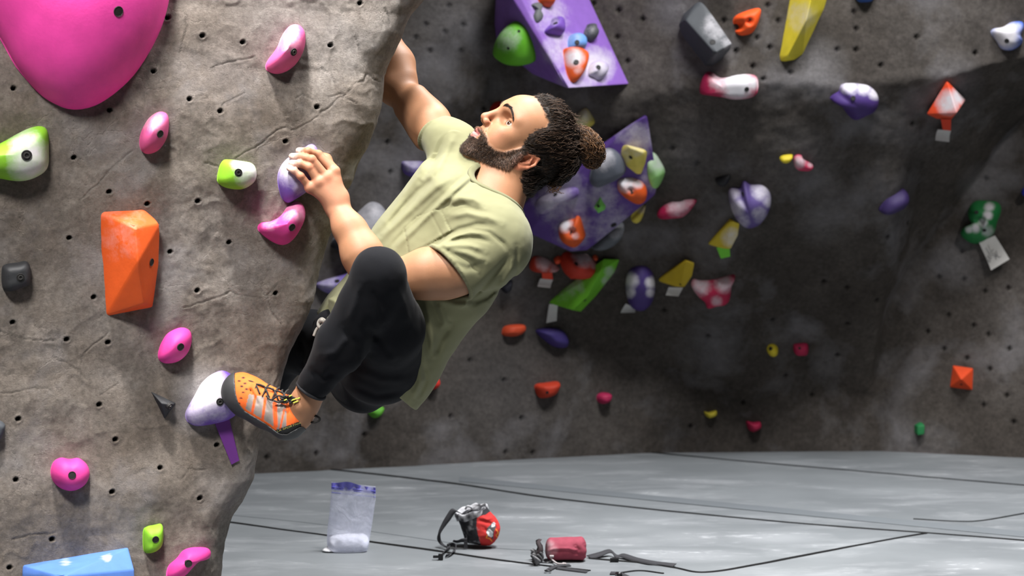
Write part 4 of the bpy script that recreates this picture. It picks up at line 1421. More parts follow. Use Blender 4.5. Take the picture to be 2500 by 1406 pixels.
# lips
A.chain([hp(.0865, -.0235, -.0430), hp(.0985, -.010, -.0375), hp(.1010, 0, -.0385), hp(.0985, .010, -.0375), hp(.0865, .0235, -.0430)], [.0026, .0046, .0046, .0046, .0026], 0.005)
A.chain([hp(.0865, -.0225, -.0445), hp(.0965, -.010, -.0500), hp(.0985, 0, -.0510), hp(.0965, .010, -.0500), hp(.0865, .0225, -.0445)], [.0030, .0062, .0068, .0062, .0030], 0.005)
A.chain([hp(.090, -.0215, -.0437), hp(.106, 0, -.0443), hp(.090, .0215, -.0437)], [.0008, .0024, .0008], 0.002, 'sub')
# ears: leaning well back
for sgn in (-1, 1):
    al = math.radians(27)
    ea = HU * math.cos(al) - HF * math.sin(al)
    eb = HF * math.cos(al) + HU * math.sin(al)
    lo = unit(HL * sgn - HF * .35)
    e0 = hp(-.012, .0775 * sgn, -.006)
    X3 = (ea, eb, unit(np.cross(ea, eb)))
    A.ell(e0, X3, (.031, .0165, .0055), 0.006)
    A.ell(e0 + lo * .004 + eb * .004 - ea * .002, X3, (.017, .0085, .0060), 0.003, 'sub')
    rim = [e0 + eb * .012 + ea * .006 + lo * .002, e0 + eb * .008 + ea * .024 + lo * .004, e0 - eb * .004 + ea * .030 + lo * .006, e0 - eb * .015 + ea * .018 + lo * .007,
           e0 - eb * .0165 + ea * .000 + lo * .006, e0 - eb * .010 - ea * .018 + lo * .003, e0 - eb * .000 - ea * .027 + lo * .001]
    A.chain(rim, [.0030, .0034, .0036, .0036, .0032, .0040, .0062], 0.003)
    A.chain([e0 + eb * .002 + ea * .018 + lo * .004, e0 - eb * .007 + ea * .006 + lo * .006, e0 - eb * .004 - ea * .010 + lo * .004], [.0022, .0028, .0026], 0.003)
    A.cone(e0 + eb * .012 - ea * .004 + lo * .003, e0 + eb * .010 - ea * .012 + lo * .003, .0036, .0030, 0.004)
    A.cone(e0 + eb * .006 - ea * .002 + lo * .004, e0 + eb * .006 - ea * .002 - lo * .006, .0045, .0035, 0.002, 'sub')
# neck
NB = Q(1200, 520, 4.80)
A.ecap(hp(-.010, 0, -.020), NB, HL, HF, (.058, .060), (.066, .071), 0.025)
A.cone(hp(.030, .030, -.070), NB + CC * .03 - RT * .03, .016, .020, 0.03)     # sterno-mastoid
A.cone(hp(.030, 0, -.085), Q(1165, 462, 4.80), .022, .020, 0.03)


def head_disp(P):
    b = beard_mask(P, .008)
    f, l, u = hloc(P)
    hm = np.clip(poly_sd(f, u) / .012, 0, 1)
    near_ear = np.clip((np.sqrt(((f + .014) / .9) ** 2 + (u + .004) ** 2) - .032) / .012, 0, 1)
    near_ear = np.where(np.abs(l) > .060, near_ear, 1)
    d = b * (.0022 + .0012 * fbm(P, 140, 2, 3))
    d = d + near_ear * hm * (.0050 + .002 * fbm(P, 60, 2, 9))
    return d


A.displace(head_disp, 0.012)
hV, hF = A.mesh()
f_, l_, u_ = hloc(hV)


def skin_col(V):
    c = np.tile(lin(SKIN), (len(V), 1))
    n = fbm(V, 30, 3, 4)[:, None]
    c = c * (1 + .10 * n)
    return c


hc = skin_col(hV)


def blend(c, k, rgb):
    k = np.clip(k, 0, 1)[:, None]
    return c * (1 - k) + lin(rgb) * k


cheek = np.exp(-(((f_ - .07) / .03) ** 2 + ((np.abs(l_) - .04) / .025) ** 2 + ((u_ + .01) / .022) ** 2))
hc = blend(hc, cheek * .35, (206, 122, 98))
hc = blend(hc, np.exp(-(((f_ - .117) / .015) ** 2 + (u_ / .014) ** 2)) * .3, (208, 120, 100))
_al = math.radians(27)
_ea = (u_ + .006) * math.cos(_al) - (f_ + .012) * math.sin(_al)
_eb = (f_ + .012) * math.cos(_al) + (u_ + .006) * math.sin(_al)
ear_m = (np.abs(l_) > .066) & ((_ea / .0375) ** 2 + (_eb / .0215) ** 2 < 1)
hc = blend(hc, ear_m * .40, (206, 116, 92))
sd_ = poly_sd(f_, u_)
sc = np.clip((sd_ + .003 + .004 * fbm(hV, 220, 2, 31)) / .006, 0, 1) * (~ear_m)
bm_ = beard_mask(hV, .010)
bn = .5 + .5 * fbm(hV, 90, 2, 7)
hc = blend(hc, bm_ * (.74 + .22 * bn), (38, 27, 21))
for lipu, al_, tone in ((-.0385, .006, (176, 100, 96)), (-.0505, .0085, (206, 122, 120))):
    k = np.exp(-((u_ - lipu + 0 * l_) / al_) ** 4) * (np.abs(l_) < .0235 - np.abs(u_ + .0443) * .5) * (f_ > .083)
    hc = blend(hc, k * .85, tone)
hc = blend(hc, (np.exp(-((u_ + .0443) / .0022) ** 2) * (np.abs(l_) < .021) * (f_ > .083)) * .9, (70, 26, 24))
hc = blend(hc, sc, (26, 19, 15))
# eyelid rims painted dark in place of lashes
for sgn, e in zip((-1, 1), EYES):
    d = np.linalg.norm((hV - e) * 1.0, axis=1)
    rimk = np.exp(-((d - .0131) / .0016) ** 2) * ((hV - e) @ HF > .002)
    hc = blend(hc, rimk * .85, (70, 40, 32))
parts_body = [(hV, hF, hc)]

# --- left arm and hand (nearest the camera)
ls = Sculpt(*box_of([Q(1230, 560, 4.55), Q(690, 350, 4.85), Q(900, 740, 4.55), Q(1200, 700, 4.75)], .03), 0.0019)
SHL = Q(1195, 622, 4.66)
ELB = Q(912, 683, 4.645)
WRI = Q(822, 503, 4.69)
B = ls
B.cone(SHL, Q(1120, 660, 4.64), .056, .055, 0.02)
B.cone(Q(1130, 655, 4.64), Q(1045, 662, 4.635), .050, .054, 0.03)        # biceps belly
B.cone(Q(1045, 668, 4.64), ELB, .050, .038, 0.03)
B.cone(Q(1085, 690, 4.65), ELB + RT * .02, .036, .034, 0.03)
B.cone(ELB, ELB + RT * .005, .037, .037, .02)
FM = Q(884, 622, 4.65)
B.cone(ELB, FM, .038, .044, 0.03)
B.cone(FM, Q(850, 556, 4.67), .043, .0345, 0.03)
B.cone(Q(850, 556, 4.67), WRI, .0345, .0265, 0.02)
B.cone(Q(903, 640, 4.65), Q(868, 566, 4.665), .030, .022, 0.03)
B.cone(Q(836, 478, 4.69), Q(829, 492, 4.69), .014, .013, 0.02)       # ulna / wrist bone


def hd(px, py, off):
    h = cast([HAND_HOLD, PROW], px, py)
    return Q(px, py, (h[1] - CAM) @ FWD - off)


bpy.context.view_layer.update()
PALM = Q(803, 468, 4.685)
FING = []
mcps = [(817, 418), (797, 433), (778, 445), (757, 458)]
pips = [(777, 377), (761, 389), (755, 408), (734, 430)]
tips = [(730, 368), (713, 382), (712, 398), (706, 411)]
mcd = [4.688, 4.676, 4.670, 4.672]
pid = [4.690, 4.672, 4.664, 4.666]
rad = [.0098, .0100, .0096, .0085]
for (mx, my), (qx, qy), (tx, ty), md, pd, r in zip(mcps, pips, tips, mcd, pid, rad):
    T = hd(tx, ty, .0105)
    P_ = hd(qx, qy, r + .010)
    if (P_ - CAM) @ FWD > pd: P_ = Q(qx, qy, pd)
    M_ = Q(mx, my, min(md, (hd(mx, my, .030) - CAM) @ FWD))
    dx_, dy_ = qx * .45 + tx * .55, qy * .45 + ty * .55 - 3
    D_ = hd(dx_, dy_, r + .006)
    if (D_ - CAM) @ FWD > (P_ - CAM) @ FWD * .45 + (T - CAM) @ FWD * .55: D_ = P_ * .45 + T * .55 + UP * .003 + CC * .003
    FING.append((M_, P_, D_, T, r))
WB = Q(826, 496, 4.688)
for i, (M_, P_, D_, T, r) in enumerate(FING):
    B.cone(WB + (M_ - WB) * .12, M_, .0165, .0125, 0.016)
    B.ell(M_ + CC * .003, HX, (.0115, .0115, .0115), 0.008)
for i, (M_, P_, D_, T, r) in enumerate(FING):
    B.cone(M_, P_, r * 1.12, r * 1.02, 0.004)
    B.ell(P_, HX, (r * 1.10,) * 3, 0.003)
    B.cone(P_, D_, r * .98, r * .90, 0.003)
    B.ell(D_, HX, (r * .98,) * 3, 0.003)
    B.cone(D_, T, r * .90, r * .82, 0.003)
# thumb behind the index, pressed to the hold's upper side
TB = [Q(818, 455, 4.700), Q(812, 415, 4.715), Q(797, 388, 4.730), Q(776, 376, 4.738)]
B.chain(TB, [.014, .0125, .0110, .0095], 0.010)
B.ecap(Q(800, 452, 4.688), WRI, UP, CC, (.026, .013), (.024, .018), 0.02)
lV, lF = B.mesh()


def hand_disp(P, n=None):
    return 0


lc = skin_col(lV)
# warm knuckles, chalk on the finger ends, nails
for M_, P_, D_, T, r in FING:
    for c0, rr, kk in ((M_, .013, .45), (P_, .011, .5), (D_, .009, .35)):
        lc = blend(lc, np.exp(-(np.linalg.norm(lV - c0, axis=1) / rr) ** 2) * kk, (206, 118, 96))
    ch = np.clip((.034 - np.linalg.norm(lV - T, axis=1)) / .03, 0, 1) * (.55 + .45 * fbm(lV, 160, 2, 5))
    lc = blend(lc, ch * .75, (224, 208, 204))
    nail = np.linalg.norm(lV - (T + CC * r * .75 + (D_ - T) * .15), axis=1) < r * .62
    lc = blend(lc, nail * .8, (232, 196, 184))
hk = np.clip((.11 - np.linalg.norm(lV - PALM, axis=1)) / .1, 0, 1)
lc = blend(lc, hk * .30, (214, 150, 128))
parts_body.append((lV, lF, lc))

# --- right arm reaching round the arete
rs_ = Sculpt(*box_of([Q(1110, 370, 4.85), Q(900, -20, 5.3), Q(860, 60, 5.3)], .07), 0.0028)
SHR = Q(1090, 352, 4.92)
ELR = Q(974, 214, 5.06)
WRR = Q(938, 72, 5.13)
B = rs_
B.cone(SHR, Q(1045, 297, 4.97), .049, .046, 0.02)
B.cone(Q(1045, 300, 4.97), ELR, .045, .038, 0.03)
B.cone(Q(1062, 288, 4.95), Q(1018, 232, 5.0), .032, .026, 0.02)      # biceps
B.cone(Q(1035, 345, 4.97), Q(985, 272, 5.04), .023, .021, 0.02)      # triceps
B.ell(ELR - RT * .010, HX, (.034,) * 3, 0.02)
B.cone(ELR, Q(966, 158, 5.09), .038, .043, 0.03)
B.cone(Q(966, 158, 5.09), WRR, .044, .030, 0.03)
B.cone(Q(958, 215, 5.07), Q(950, 150, 5.10), .034, .036, 0.03)
B.cone(Q(975, 150, 5.08), Q(994, 186, 5.05), .022, .018, 0.03)
HR = WRR + UP * .055 - RT * .012 + FWD * .01
B.ecap(WRR, HR, FWD, RT, (.026, .017), (.038, .014), 0.02)
for i in range(4):
    b0 = HR + FWD * (-.030 + .020 * i) + UP * .012
    b1 = b0 + UP * (.034 + .004 * (i in (1, 2))) - RT * .012
    b2 = b1 + UP * .004 - RT * .027
    b3 = b2 - UP * .018 - RT * .010
    B.chain([b0, b1, b2, b3], [.0098, .0092, .0088, .008], 0.003)
B.chain([WRR + UP * .02 - FWD * .03, HR - FWD * .052, HR - FWD * .056 + UP * .03 - RT * .02], [.013, .0115, .0095], 0.008)
rV, rF = B.mesh()
parts_body.append((rV, rF, skin_col(rV)))

# --- torso under the shirt, hips, lower legs (continuous under the clothes)
NECK, PEL = Q(1195, 500, 4.80), Q(905, 880, 4.88)
LV = unit(np.array([.284, -.70, -.66]))
ts = Sculpt(*box_of([Q(1230, 300, 4.6), Q(560, 1060, 4.5), Q(600, 1100, 5.3)], .1), 0.007)
B = ts
B.ecap(Q(1150, 505, 4.80), Q(1020, 690, 4.84), LV, CC, (.150, .10), (.110, .08), 0.02, endr=.040)
B.ecap(Q(1020, 690, 4.84), PEL, LV, CC, (.110, .08), (.085, .07), 0.02, endr=.04)
B.cone(Q(1165, 510, 4.80), SHL, .05, .05, 0.03)
B.cone(Q(1150, 480, 4.83), SHR, .045, .045, 0.03)
B.cone(NECK, Q(1215, 470, 4.81), .052, .052, 0.02)
B.cone(Q(1168, 478, 4.80), Q(1180, 520, 4.76), .036, .034, 0.03)
HIPL, KNEL, ANKL = Q(940, 890, 4.78), Q(924, 668, 4.47), Q(745, 970, 4.635)
HIPR, KNER, ANKR = Q(870, 850, 4.98), Q(700, 850, 5.18), Q(600, 985, 5.29)
B.chain([HIPL, KNEL + UP * -.01], [.068, .046], .02)
B.chain([KNEL, (KNEL + ANKL) / 2 + FWD * .01, ANKL], [.046, .046, .030], .01)
B.chain([HIPR, KNER], [.068, .046], .02)
B.chain([KNER, (KNER + ANKR) / 2, ANKR], [.046, .044, .030], .03)
tV, tF = B.mesh()
parts_body.append((tV, tF, skin_col(tV)))
asg = Sculpt(*box_of([Q(775, 930, 4.6), Q(690, 1060, 4.66)], .05), 0.0028)
B = asg
B.cone(Q(775, 925, 4.615), Q(742, 985, 4.635), .036, .031, 0.02)
B.cone(Q(742, 985, 4.635), Q(722, 1022, 4.645), .031, .032, 0.02)
B.cone(Q(762, 965, 4.63), Q(742, 1018, 4.645), .018, .017, 0.02)
B.ell(Q(733, 992, 4.612), HX, (.012, .012, .012), 0.012)
aV, aF = B.mesh()
parts_body.append((aV, aF, skin_col(aV)))
VV = np.vstack([p[0] for p in parts_body])
CCx = np.vstack([p[2] for p in parts_body])
o_ = 0
FFs = []
for v, f, c in parts_body:
    FFs.append(f + o_)
    o_ += len(v)
body = mk('body', VV, np.vstack(FFs), SKIN_MAT, man, col=CCx)


# --- eyes
def eye_mesh(e, name):
    g = unit(HF * 1.0 + HU * .04 + HL * .62)
    a = unit(np.cross(g, HU)); b = np.cross(a, g)
    nr, nc = 26, 28
    V, mi = [], []
    for i in range(nr):
        th = math.pi * i / (nr - 1)
        r = .0127 + (.0006 if th < .45 else 0) * math.cos(th / .45 * math.pi / 2)
        for j in range(nc):
            ph = 2 * math.pi * j / nc
            V.append(e + r * (math.cos(th) * g + math.sin(th) * (math.cos(ph) * a + math.sin(ph) * b)))
    V = np.array(V)
    ang = np.arccos(np.clip(((V - e) / np.linalg.norm(V - e, axis=1)[:, None]) @ g, -1, 1))
    c = np.tile(lin((186, 176, 168)), (len(V), 1))
    c = blend(c, (ang < .50).astype(float), (70, 44, 28))
    c = blend(c, (ang < .22).astype(float), (8, 6, 6))
    F = [tuple(f) for f in grid_faces(nr, nc, close_c=True)]
    return mk(name, V, F, EYE_MAT, man, col=c)


EYE_MAT = m_attr('eye_surface', 0.08, var=0.02, bs=0.0, spec=0.8)
for e in EYES:
    eye_mesh(e, 'eye')

# --- eyebrows, lashes
from mathutils.bvhtree import BVHTree
_near = np.where((f_ > .03))[0]
_mask = np.zeros(len(hV), bool); _mask[_near] = True
_ff = hF[_mask[hF].all(1)]
_re = -np.ones(len(hV), int); _re[_near] = np.arange(len(_near))
HBVH = BVHTree.FromPolygons([tuple(v) for v in hV[_near]], [tuple(int(i) for i in f) for f in _re[_ff]])


def on_face(l, u):
    h = HBVH.ray_cast(Vector(hp(.16, l, u)), Vector(-HF))
    return np.array(h[0]) if h[0] is not None else hp(.09, l, u)


bp = []
for sgn in (-1, 1):
    base = [(.012, .0480), (.023, .0525), (.036, .0545), (.048, .0500), (.0575, .0415)]
    c = smooth_open([on_face(l * sgn, u) for l, u in base], 60)
    for k in range(420):
        t = RNG.random()
        i = int(t * 58)
        wdt = .0050 * (1 - t * .55)
        p0 = c[i] + HU * RNG.normal(0, wdt * .42) - HF * .0006
        d = unit(c[i + 1] - c[i]) * .9 + HU * (.45 - t) * .7 + HF * .12 + HL * sgn * .1
        d = unit(d + RNG.normal(0, .13, 3))
        L_ = .0075
        bp.append([p0, p0 + d * L_ * .35 + HF * .0010, p0 + d * L_ * .7 + HF * .0008, p0 + d * L_])
bp = np.array(bp)
V, F = tubes(bp, np.array([.00030, .00028, .00022, .0001]), 3)
mk('eyebrows', V, F, HAIR_MAT, man, col=lin((34, 24, 19)))

# --- hair combed back to the bun
BUN = hp(-.128, 0, .126) + UP * .016 - RT * .004
ctr = hp(-.006, 0, .050)
nh = np.where((sc > .5) & (sd_ > -.001))[0]
wt = 1 + 3.0 * np.exp(-sd_[nh] / .012)
pick = RNG.choice(nh, 11500, p=wt / wt.sum())
roots = hV[pick]
n_steps = 13
tt = np.linspace(0, 1, n_steps)


def to_ell(P, lift):
    d = P - ctr
    a, b, c = d @ HF, d @ HL, d @ HU
    k = np.sqrt((a / .1085) ** 2 + (b / .0835) ** 2 + (c / .1005) ** 2)
    s = np.maximum(1.0, (1.0 + lift) / np.maximum(k, 1e-3))
    s = np.where(k < 1.0 + lift, (1.0 + lift) / np.maximum(k, .2), 1.0)
    s = np.minimum(s, 1.6)
    return ctr + d * s[..., None]


end = BUN + HF * .018 - HU * .006 + RNG.normal(0, .011, (len(roots), 3))
paths = roots[:, None] * (1 - tt[None, :, None]) + end[:, None] * tt[None, :, None]
lift = RNG.uniform(-.02, .075, len(roots))[:, None] * np.sin(np.clip(tt * 1.25, 0, 1) * math.pi)[None] ** .6 + .015
paths2 = to_ell(paths, lift)
w = np.clip(tt * 6, 0, 1)[None, :, None] * np.clip((1 - tt) * 5, 0, 1)[None, :, None]
low_ = np.clip((hloc(roots)[2][:, None, None] + .03) / .03, 0, 1)
paths = paths * (1 - w) + paths2 * w
ph = RNG.uniform(0, 6.28, len(roots))
amp = RNG.uniform(.0006, .0024, len(roots))
side = unit(HL)
for ax_, ofs in ((HL, 0), (HU, 1.6), (HF, 3.0)):
    paths = paths + (amp[:, None] * np.sin(tt[None] * RNG.uniform(14, 34, len(roots))[:, None] + ph[:, None] + ofs))[..., None] * ax_
tone = RNG.uniform(0, 1, len(roots))
V, F = tubes(paths, (.00060 * np.clip(np.minimum(tt * 8, (1 - tt) * 5 + .3), .3, 1))[None].repeat(len(roots), 0), 3)
hcol = (lin((24, 17, 13))[None] * (1 - tone[:, None] ** 3) + lin((66, 46, 32))[None] * tone[:, None] ** 3)
hcol = np.repeat(hcol, n_steps * 3, 0)
HV, HFc, HC = [V], [F], [hcol]
no = len(V)


def add_strands(paths, r, c, sides=3):
    global no
    V, F = tubes(paths, r, sides)
    HV.append(V); HFc.append(F + no); no += len(V)
    HC.append(np.repeat(c, paths.shape[1] * sides, 0))


# short undercoat lying on the scalp so that no skin shows
pk = RNG.choice(np.where((sc > .3))[0], 9000)
r0 = hV[pk]
nr_ = r0 - ctr
nr_ /= np.linalg.norm(nr_, axis=1, keepdims=True)
td = BUN[None] - r0 + RNG.normal(0, .02, r0.shape)
td -= nr_ * (td * nr_).sum(1, keepdims=True)
td /= np.linalg.norm(td, axis=1, keepdims=True)
ln_ = RNG.uniform(.010, .020, len(r0))
s5 = np.linspace(0, 1, 6)
up_p = r0[:, None] + td[:, None] * (ln_[:, None] * s5[None])[..., None] + nr_[:, None] * (.0004 + .0022 * np.sin(s5 * math.pi) - (ln_[:, None] * s5[None]) ** 2 / .2)[..., None]
t5 = RNG.random((len(r0), 1)) ** 3
add_strands(up_p, np.array([.0004, .0005, .0005, .0005, .0004, .0002]), lin((26, 19, 14)) * (1 - t5) + lin((64, 46, 32)) * t5)


# curls of the bun
def curls(center, R, n, steps, r_curl, tone_a, tone_b, squash=(1, 1, 1), rs=.0011):
    P = []
    for i in range(n):
        v = unit(RNG.normal(0, 1, 3))
        t = unit(np.cross(v, RNG.normal(0, 1, 3)))
        b = np.cross(v, t)
        Rr = R * RNG.uniform(.55, 1.12)
        arc_ = RNG.uniform(1.2, 2.6)
        th = np.linspace(0, arc_, steps)
        base = Rr * (np.cos(th)[:, None] * v + np.sin(th)[:, None] * t)
        nv = base / Rr
        k = RNG.uniform(1.5, 3.2) * 2 * math.pi
        rc = r_curl * RNG.uniform(.5, 1.2)
        a = np.linspace(0, k, steps) + RNG.uniform(0, 6)
        base = base + rc * (np.cos(a)[:, None] * nv + np.sin(a)[:, None] * b)
        l = base @ HF * squash[0], base @ HL * squash[1], base @ HU * squash[2]
        P.append(center + l[0][:, None] * HF + l[1][:, None] * HL + l[2][:, None] * HU)
    P = np.array(P)
    t = RNG.random(n)[:, None] ** 1.5
    add_strands(P, rs, lin(tone_a) * (1 - t) + lin(tone_b) * t)


curls(BUN - HU * .000 - HF * .004, .040, 2600, 26, .0045, (42, 29, 20), (128, 92, 60), (1.25, 1.0, .85), .00060)
curls(BUN - HF * .040 - HU * .010, .021, 800, 26, .005, (54, 37, 25), (150, 108, 70), (1, 1, 1), .00058)
curls(BUN + HF * .030, .021, 600, 24, .0045, (48, 34, 24), (124, 92, 62), rs=.00058)
# hair bundle feeding the nape side of the bun
curls(hp(-.115, .02, .050), .042, 900, 22, .004, (22, 16, 12), (50, 36, 26), (.55, 1.0, 1.15), .0007)
curls(hp(-.078, .024, -.012), .030, 900, 22, .004, (22, 16, 12), (40, 30, 22), (.9, .8, 1.0), .0007)
# a loose curl below the bun and flyaways along the top of the head
lp = []
for i in range(14):
    a = np.linspace(0, 9, 30) + RNG.uniform(0, 6)
    c0 = Q(1352 + RNG.uniform(-10, 10), 446, 4.86)
    lp.append(c0[None] + np.linspace(0, 1, 30)[:, None] * (UP * -.024 + RT * RNG.uniform(-.008, .012)) + .006 * (np.cos(a)[:, None] * RT + np.sin(a)[:, None] * (UP * .5 + CC * .6)))
add_strands(np.array(lp), .0007, np.tile(lin((104, 74, 46)), (14, 1)))
idx = RNG.choice(nh, 1000)
fl_ = []
for i in idx:
    r0 = hV[i]
    if hloc(r0[None])[2][0] < .04: continue
    nrm = unit(r0 - ctr)
    tdir = unit(BUN - r0)
    Lh = RNG.uniform(.012, .036)
    s_ = np.linspace(0, 1, 14)
    a = s_ * RNG.uniform(4, 14) + RNG.uniform(0, 6)
    fl_.append(r0 + nrm * .006 + s_[:, None] * (nrm * Lh * RNG.uniform(.25, .8) + tdir * Lh) + (.0028 * s_ * np.sin(a))[:, None] * unit(np.cross(nrm, tdir)) + (.002 * s_ * np.cos(a))[:, None] * nrm)
fl_ = np.array(fl_)
add_strands(fl_, .00035, np.tile(lin((74, 54, 38)), (len(fl_), 1)))
hair = mk('hair', np.vstack(HV), np.vstack(HFc), HAIR_MAT, man, col=np.vstack(HC))
prop(hair, 'dark brown curly hair tied in a bun', None)

# --- beard
bi = np.where(bm_ > .35)[0]
bi = RNG.choice(bi, 15000)
b0 = hV[bi]
fb, lb, ub = hloc(b0)
nrm = unit(HF)[None] * (fb - .02)[:, None] + HL[None] * lb[:, None] * 1.0 + HU[None] * (ub + .03)[:, None] * .8
nrm /= np.linalg.norm(nrm, axis=1, keepdims=True)
dirn = nrm * .45 - HU * .75 + HF * .10 + RNG.normal(0, .28, (len(b0), 3))
dirn /= np.linalg.norm(dirn, axis=1, keepdims=True)
must = (ub > -.036) & (fb > .088)
Lb = np.where(must, .0050, .0068) * RNG.uniform(.6, 1.2, len(b0)) * np.interp(fb, [0, .03, .08, .09], [.55, .75, .9, .6])
dirn = np.where(must[:, None], unit(HL)[None] * np.sign(lb)[:, None] * .6 - HU * .6 + nrm * .5, dirn)
s_ = np.linspace(0, 1, 5)
curl = RNG.normal(0, .0016, (len(b0), 1, 3)) * (s_ ** 2)[None, :, None]
bpth = b0[:, None] - nrm[:, None] * .001 + dirn[:, None] * (Lb[:, None] * s_[None])[..., None] + curl
t = RNG.random(len(b0))[:, None] ** 2
bc = lin((28, 20, 15)) * (1 - t) + lin((84, 60, 42)) * t
bc = np.where(must[:, None], lin((96, 74, 52)), bc)
V, F = tubes(bpth, np.array([.00032, .00032, .0003, .00024, .0001]), 3)
mk('beard', V, F, HAIR_MAT, man, col=np.repeat(bc, 5 * 3, 0))

# ------------------------------------------------------------------ T-shirt
def crease_fn(creases, ctr_depth=None):
    C = [(np.array(c[0], float), c[1] * 1.1, math.copysign(min(abs(c[2]) * 2.0, c[1] * .00095), c[2])) for c in creases]

    def fn(P):
        px = to_px(P)
        out = np.zeros(len(P))
        for pts, w, a in C:
            lo, hi = pts.min(0) - w * 3, pts.max(0) + w * 3
            m = (px[:, 0] > lo[0]) & (px[:, 0] < hi[0]) & (px[:, 1] > lo[1]) & (px[:, 1] < hi[1])
            if ctr_depth is not None:
                m &= ctr_depth(P)
            if not m.any(): continue
            d = poly_dist(px[m], pts)
            # fade along the ends
            e0 = np.linalg.norm(px[m] - pts[0], axis=1)
            e1 = np.linalg.norm(px[m] - pts[-1], axis=1)
            L_ = np.linalg.norm(np.diff(pts, axis=0), axis=1).sum()
            fade = np.clip(np.minimum(e0, e1) / (L_ * .22) + .15, 0, 1)
            out[m] += a * np.exp(-(d / w) ** 2) * fade
        return out
    return fn


def spine_axes():
    return LV, unit(np.array([-.69, -.60, .335]))


LVv, NVv = spine_axes()
st = Sculpt(*box_of([Q(1290, 290, 4.55), Q(740, 1010, 4.6), Q(760, 1010, 5.15)], .03), 0.0026)
C1, C2, C3, C4 = Q(1150, 492, 4.795), Q(1050, 655, 4.83), Q(925, 838, 4.89), Q(872, 912, 4.91)
B = st
B.ecap(C1, C2, LVv, NVv, (.185, .128), (.190, .138), 0.05, endr=.060)
B.ecap(C2, C3, LVv, NVv, (.190, .140), (.195, .142), 0.05)
B.ecap(C3, C4, LVv, NVv, (.195, .142), (.200, .146), 0.03)
B.ell(Q(1190, 590, 4.70), (LVv, NVv, np.cross(LVv, NVv)), (.085, .085, .090), 0.05)
B.cone(Q(1185, 505, 4.80), Q(1205, 585, 4.68), .066, .070, 0.05)
B.cone(Q(1170, 470, 4.83), Q(1100, 350, 4.92), .060, .056, 0.05)
# sleeves
HEMC = Q(1098, 666, 4.635)
HEMN = unit(-RT * .788 - UP * .616 + CC * .30)
B.ccone(Q(1205, 605, 4.67), Q(1050, 700, 4.60), .085, .066, HEMC, HEMN, 0.03)
B.cone(Q(1112, 362, 4.915), Q(1068, 326, 4.95), .062, .051, 0.03)
# hem
hc_, hr_ = Q(765, 765, 4.85), Q(1016, 1000, 4.85)
hemd = unit(hr_ - hc_)
hn = unit(np.cross(hemd, CC))
if hn @ (C4 - C1) < 0: hn = -hn
B.half(Q(888, 876, 4.88), hn, 0.004)

FRONT = lambda P: ((P - CAM) @ FWD) < 4.86
CREASES = [
    # deep diagonal pulls from the collar to the waist
    ([(1150, 415), (1110, 452), (1060, 498), (1012, 545), (975, 580), (945, 614)], 6, -.0055),
    ([(1140, 430), (1095, 475), (1048, 520), (1002, 566), (965, 606)], 8, .0045),
    ([(1120, 420), (1065, 455), (1005, 510), (950, 560), (915, 596)], 9, .0040),
    ([(1075, 420), (1020, 468), (975, 520), (930, 572)], 7, -.0030),
    ([(1045, 400), (1000, 455), (955, 520), (915, 575)], 10, .0030),
    ([(1165, 430), (1120, 470), (1080, 510)], 6, -.0030),
    ([(1080, 330), (1060, 390), (1030, 440)], 8, -.0030), ([(1110, 325), (1080, 390), (1060, 430)], 9, .0030),
    # chest
    ([(1085, 492), (1120, 482), (1158, 486), (1185, 505)], 8, .0035), ([(1090, 508), (1130, 500), (1180, 520)], 6, -.0025),
    ([(1092, 530), (1140, 520), (1190, 530), (1225, 545)], 8, .0030),
    # armpit fan
    ([(1052, 606), (1080, 585), (1120, 560), (1165, 548), (1205, 552)], 6, -.0045),
    ([(1060, 610), (1100, 580), (1145, 566), (1200, 570)], 6, .0040),
    ([(1085, 598), (1125, 582), (1165, 582), (1200, 592)], 5, -.0030),
    ([(1065, 604), (1100, 598), (1150, 600), (1185, 612)], 7, .0035),
    ([(1075, 615), (1115, 622), (1150, 640), (1170, 665)], 8, -.0032), ([(1095, 612), (1140, 618), (1185, 640)], 8, .0030),
    ([(1105, 640), (1140, 655), (1175, 650)], 7, -.0022),
    # sleeve head seam
    ([(1105, 572), (1150, 560), (1195, 568), (1230, 595), (1247, 622)], 5.0, -.0024),
    ([(1247, 622), (1215, 660), (1180, 700), (1150, 728)], 7, -.0050), ([(1258, 640), (1230, 690), (1195, 735)], 8, .0040),
    ([(1262, 600), (1262, 660), (1235, 705)], 5, -.0025),
    ([(1150, 742), (1190, 725), (1225, 700)], 6, -.0028),
    ([(1068, 730), (1110, 745), (1160, 745)], 8, .003),
    # gathered cloth under the arm
    ([(1020, 735), (1030, 775), (1040, 820), (1046, 870)], 6, -.0080), ([(1036, 732), (1048, 775), (1056, 820), (1055, 870)], 6, .0070),
    ([(1052, 730), (1066, 770), (1078, 800)], 6, -.0070), ([(1070, 738), (1082, 770), (1092, 800)], 6, .0050),
    ([(1008, 740), (1016, 790), (1030, 850), (1040, 905)], 7, .0060), ([(1035, 880), (1040, 930), (1020, 975)], 6, -.0060),
    ([(1022, 880), (1026, 930), (1008, 975)], 7, .0050), ([(1100, 790), (1075, 830), (1060, 870)], 9, -.0050),
    ([(780, 740), (800, 755), (815, 780)], 7, -.004), ([(790, 725), (815, 735), (830, 750)], 7, .004),
]
POCKET = [(1066, 512), (1076, 514), (1101, 566), (1058, 590), (1000, 622), (988, 558), (1018, 530)]


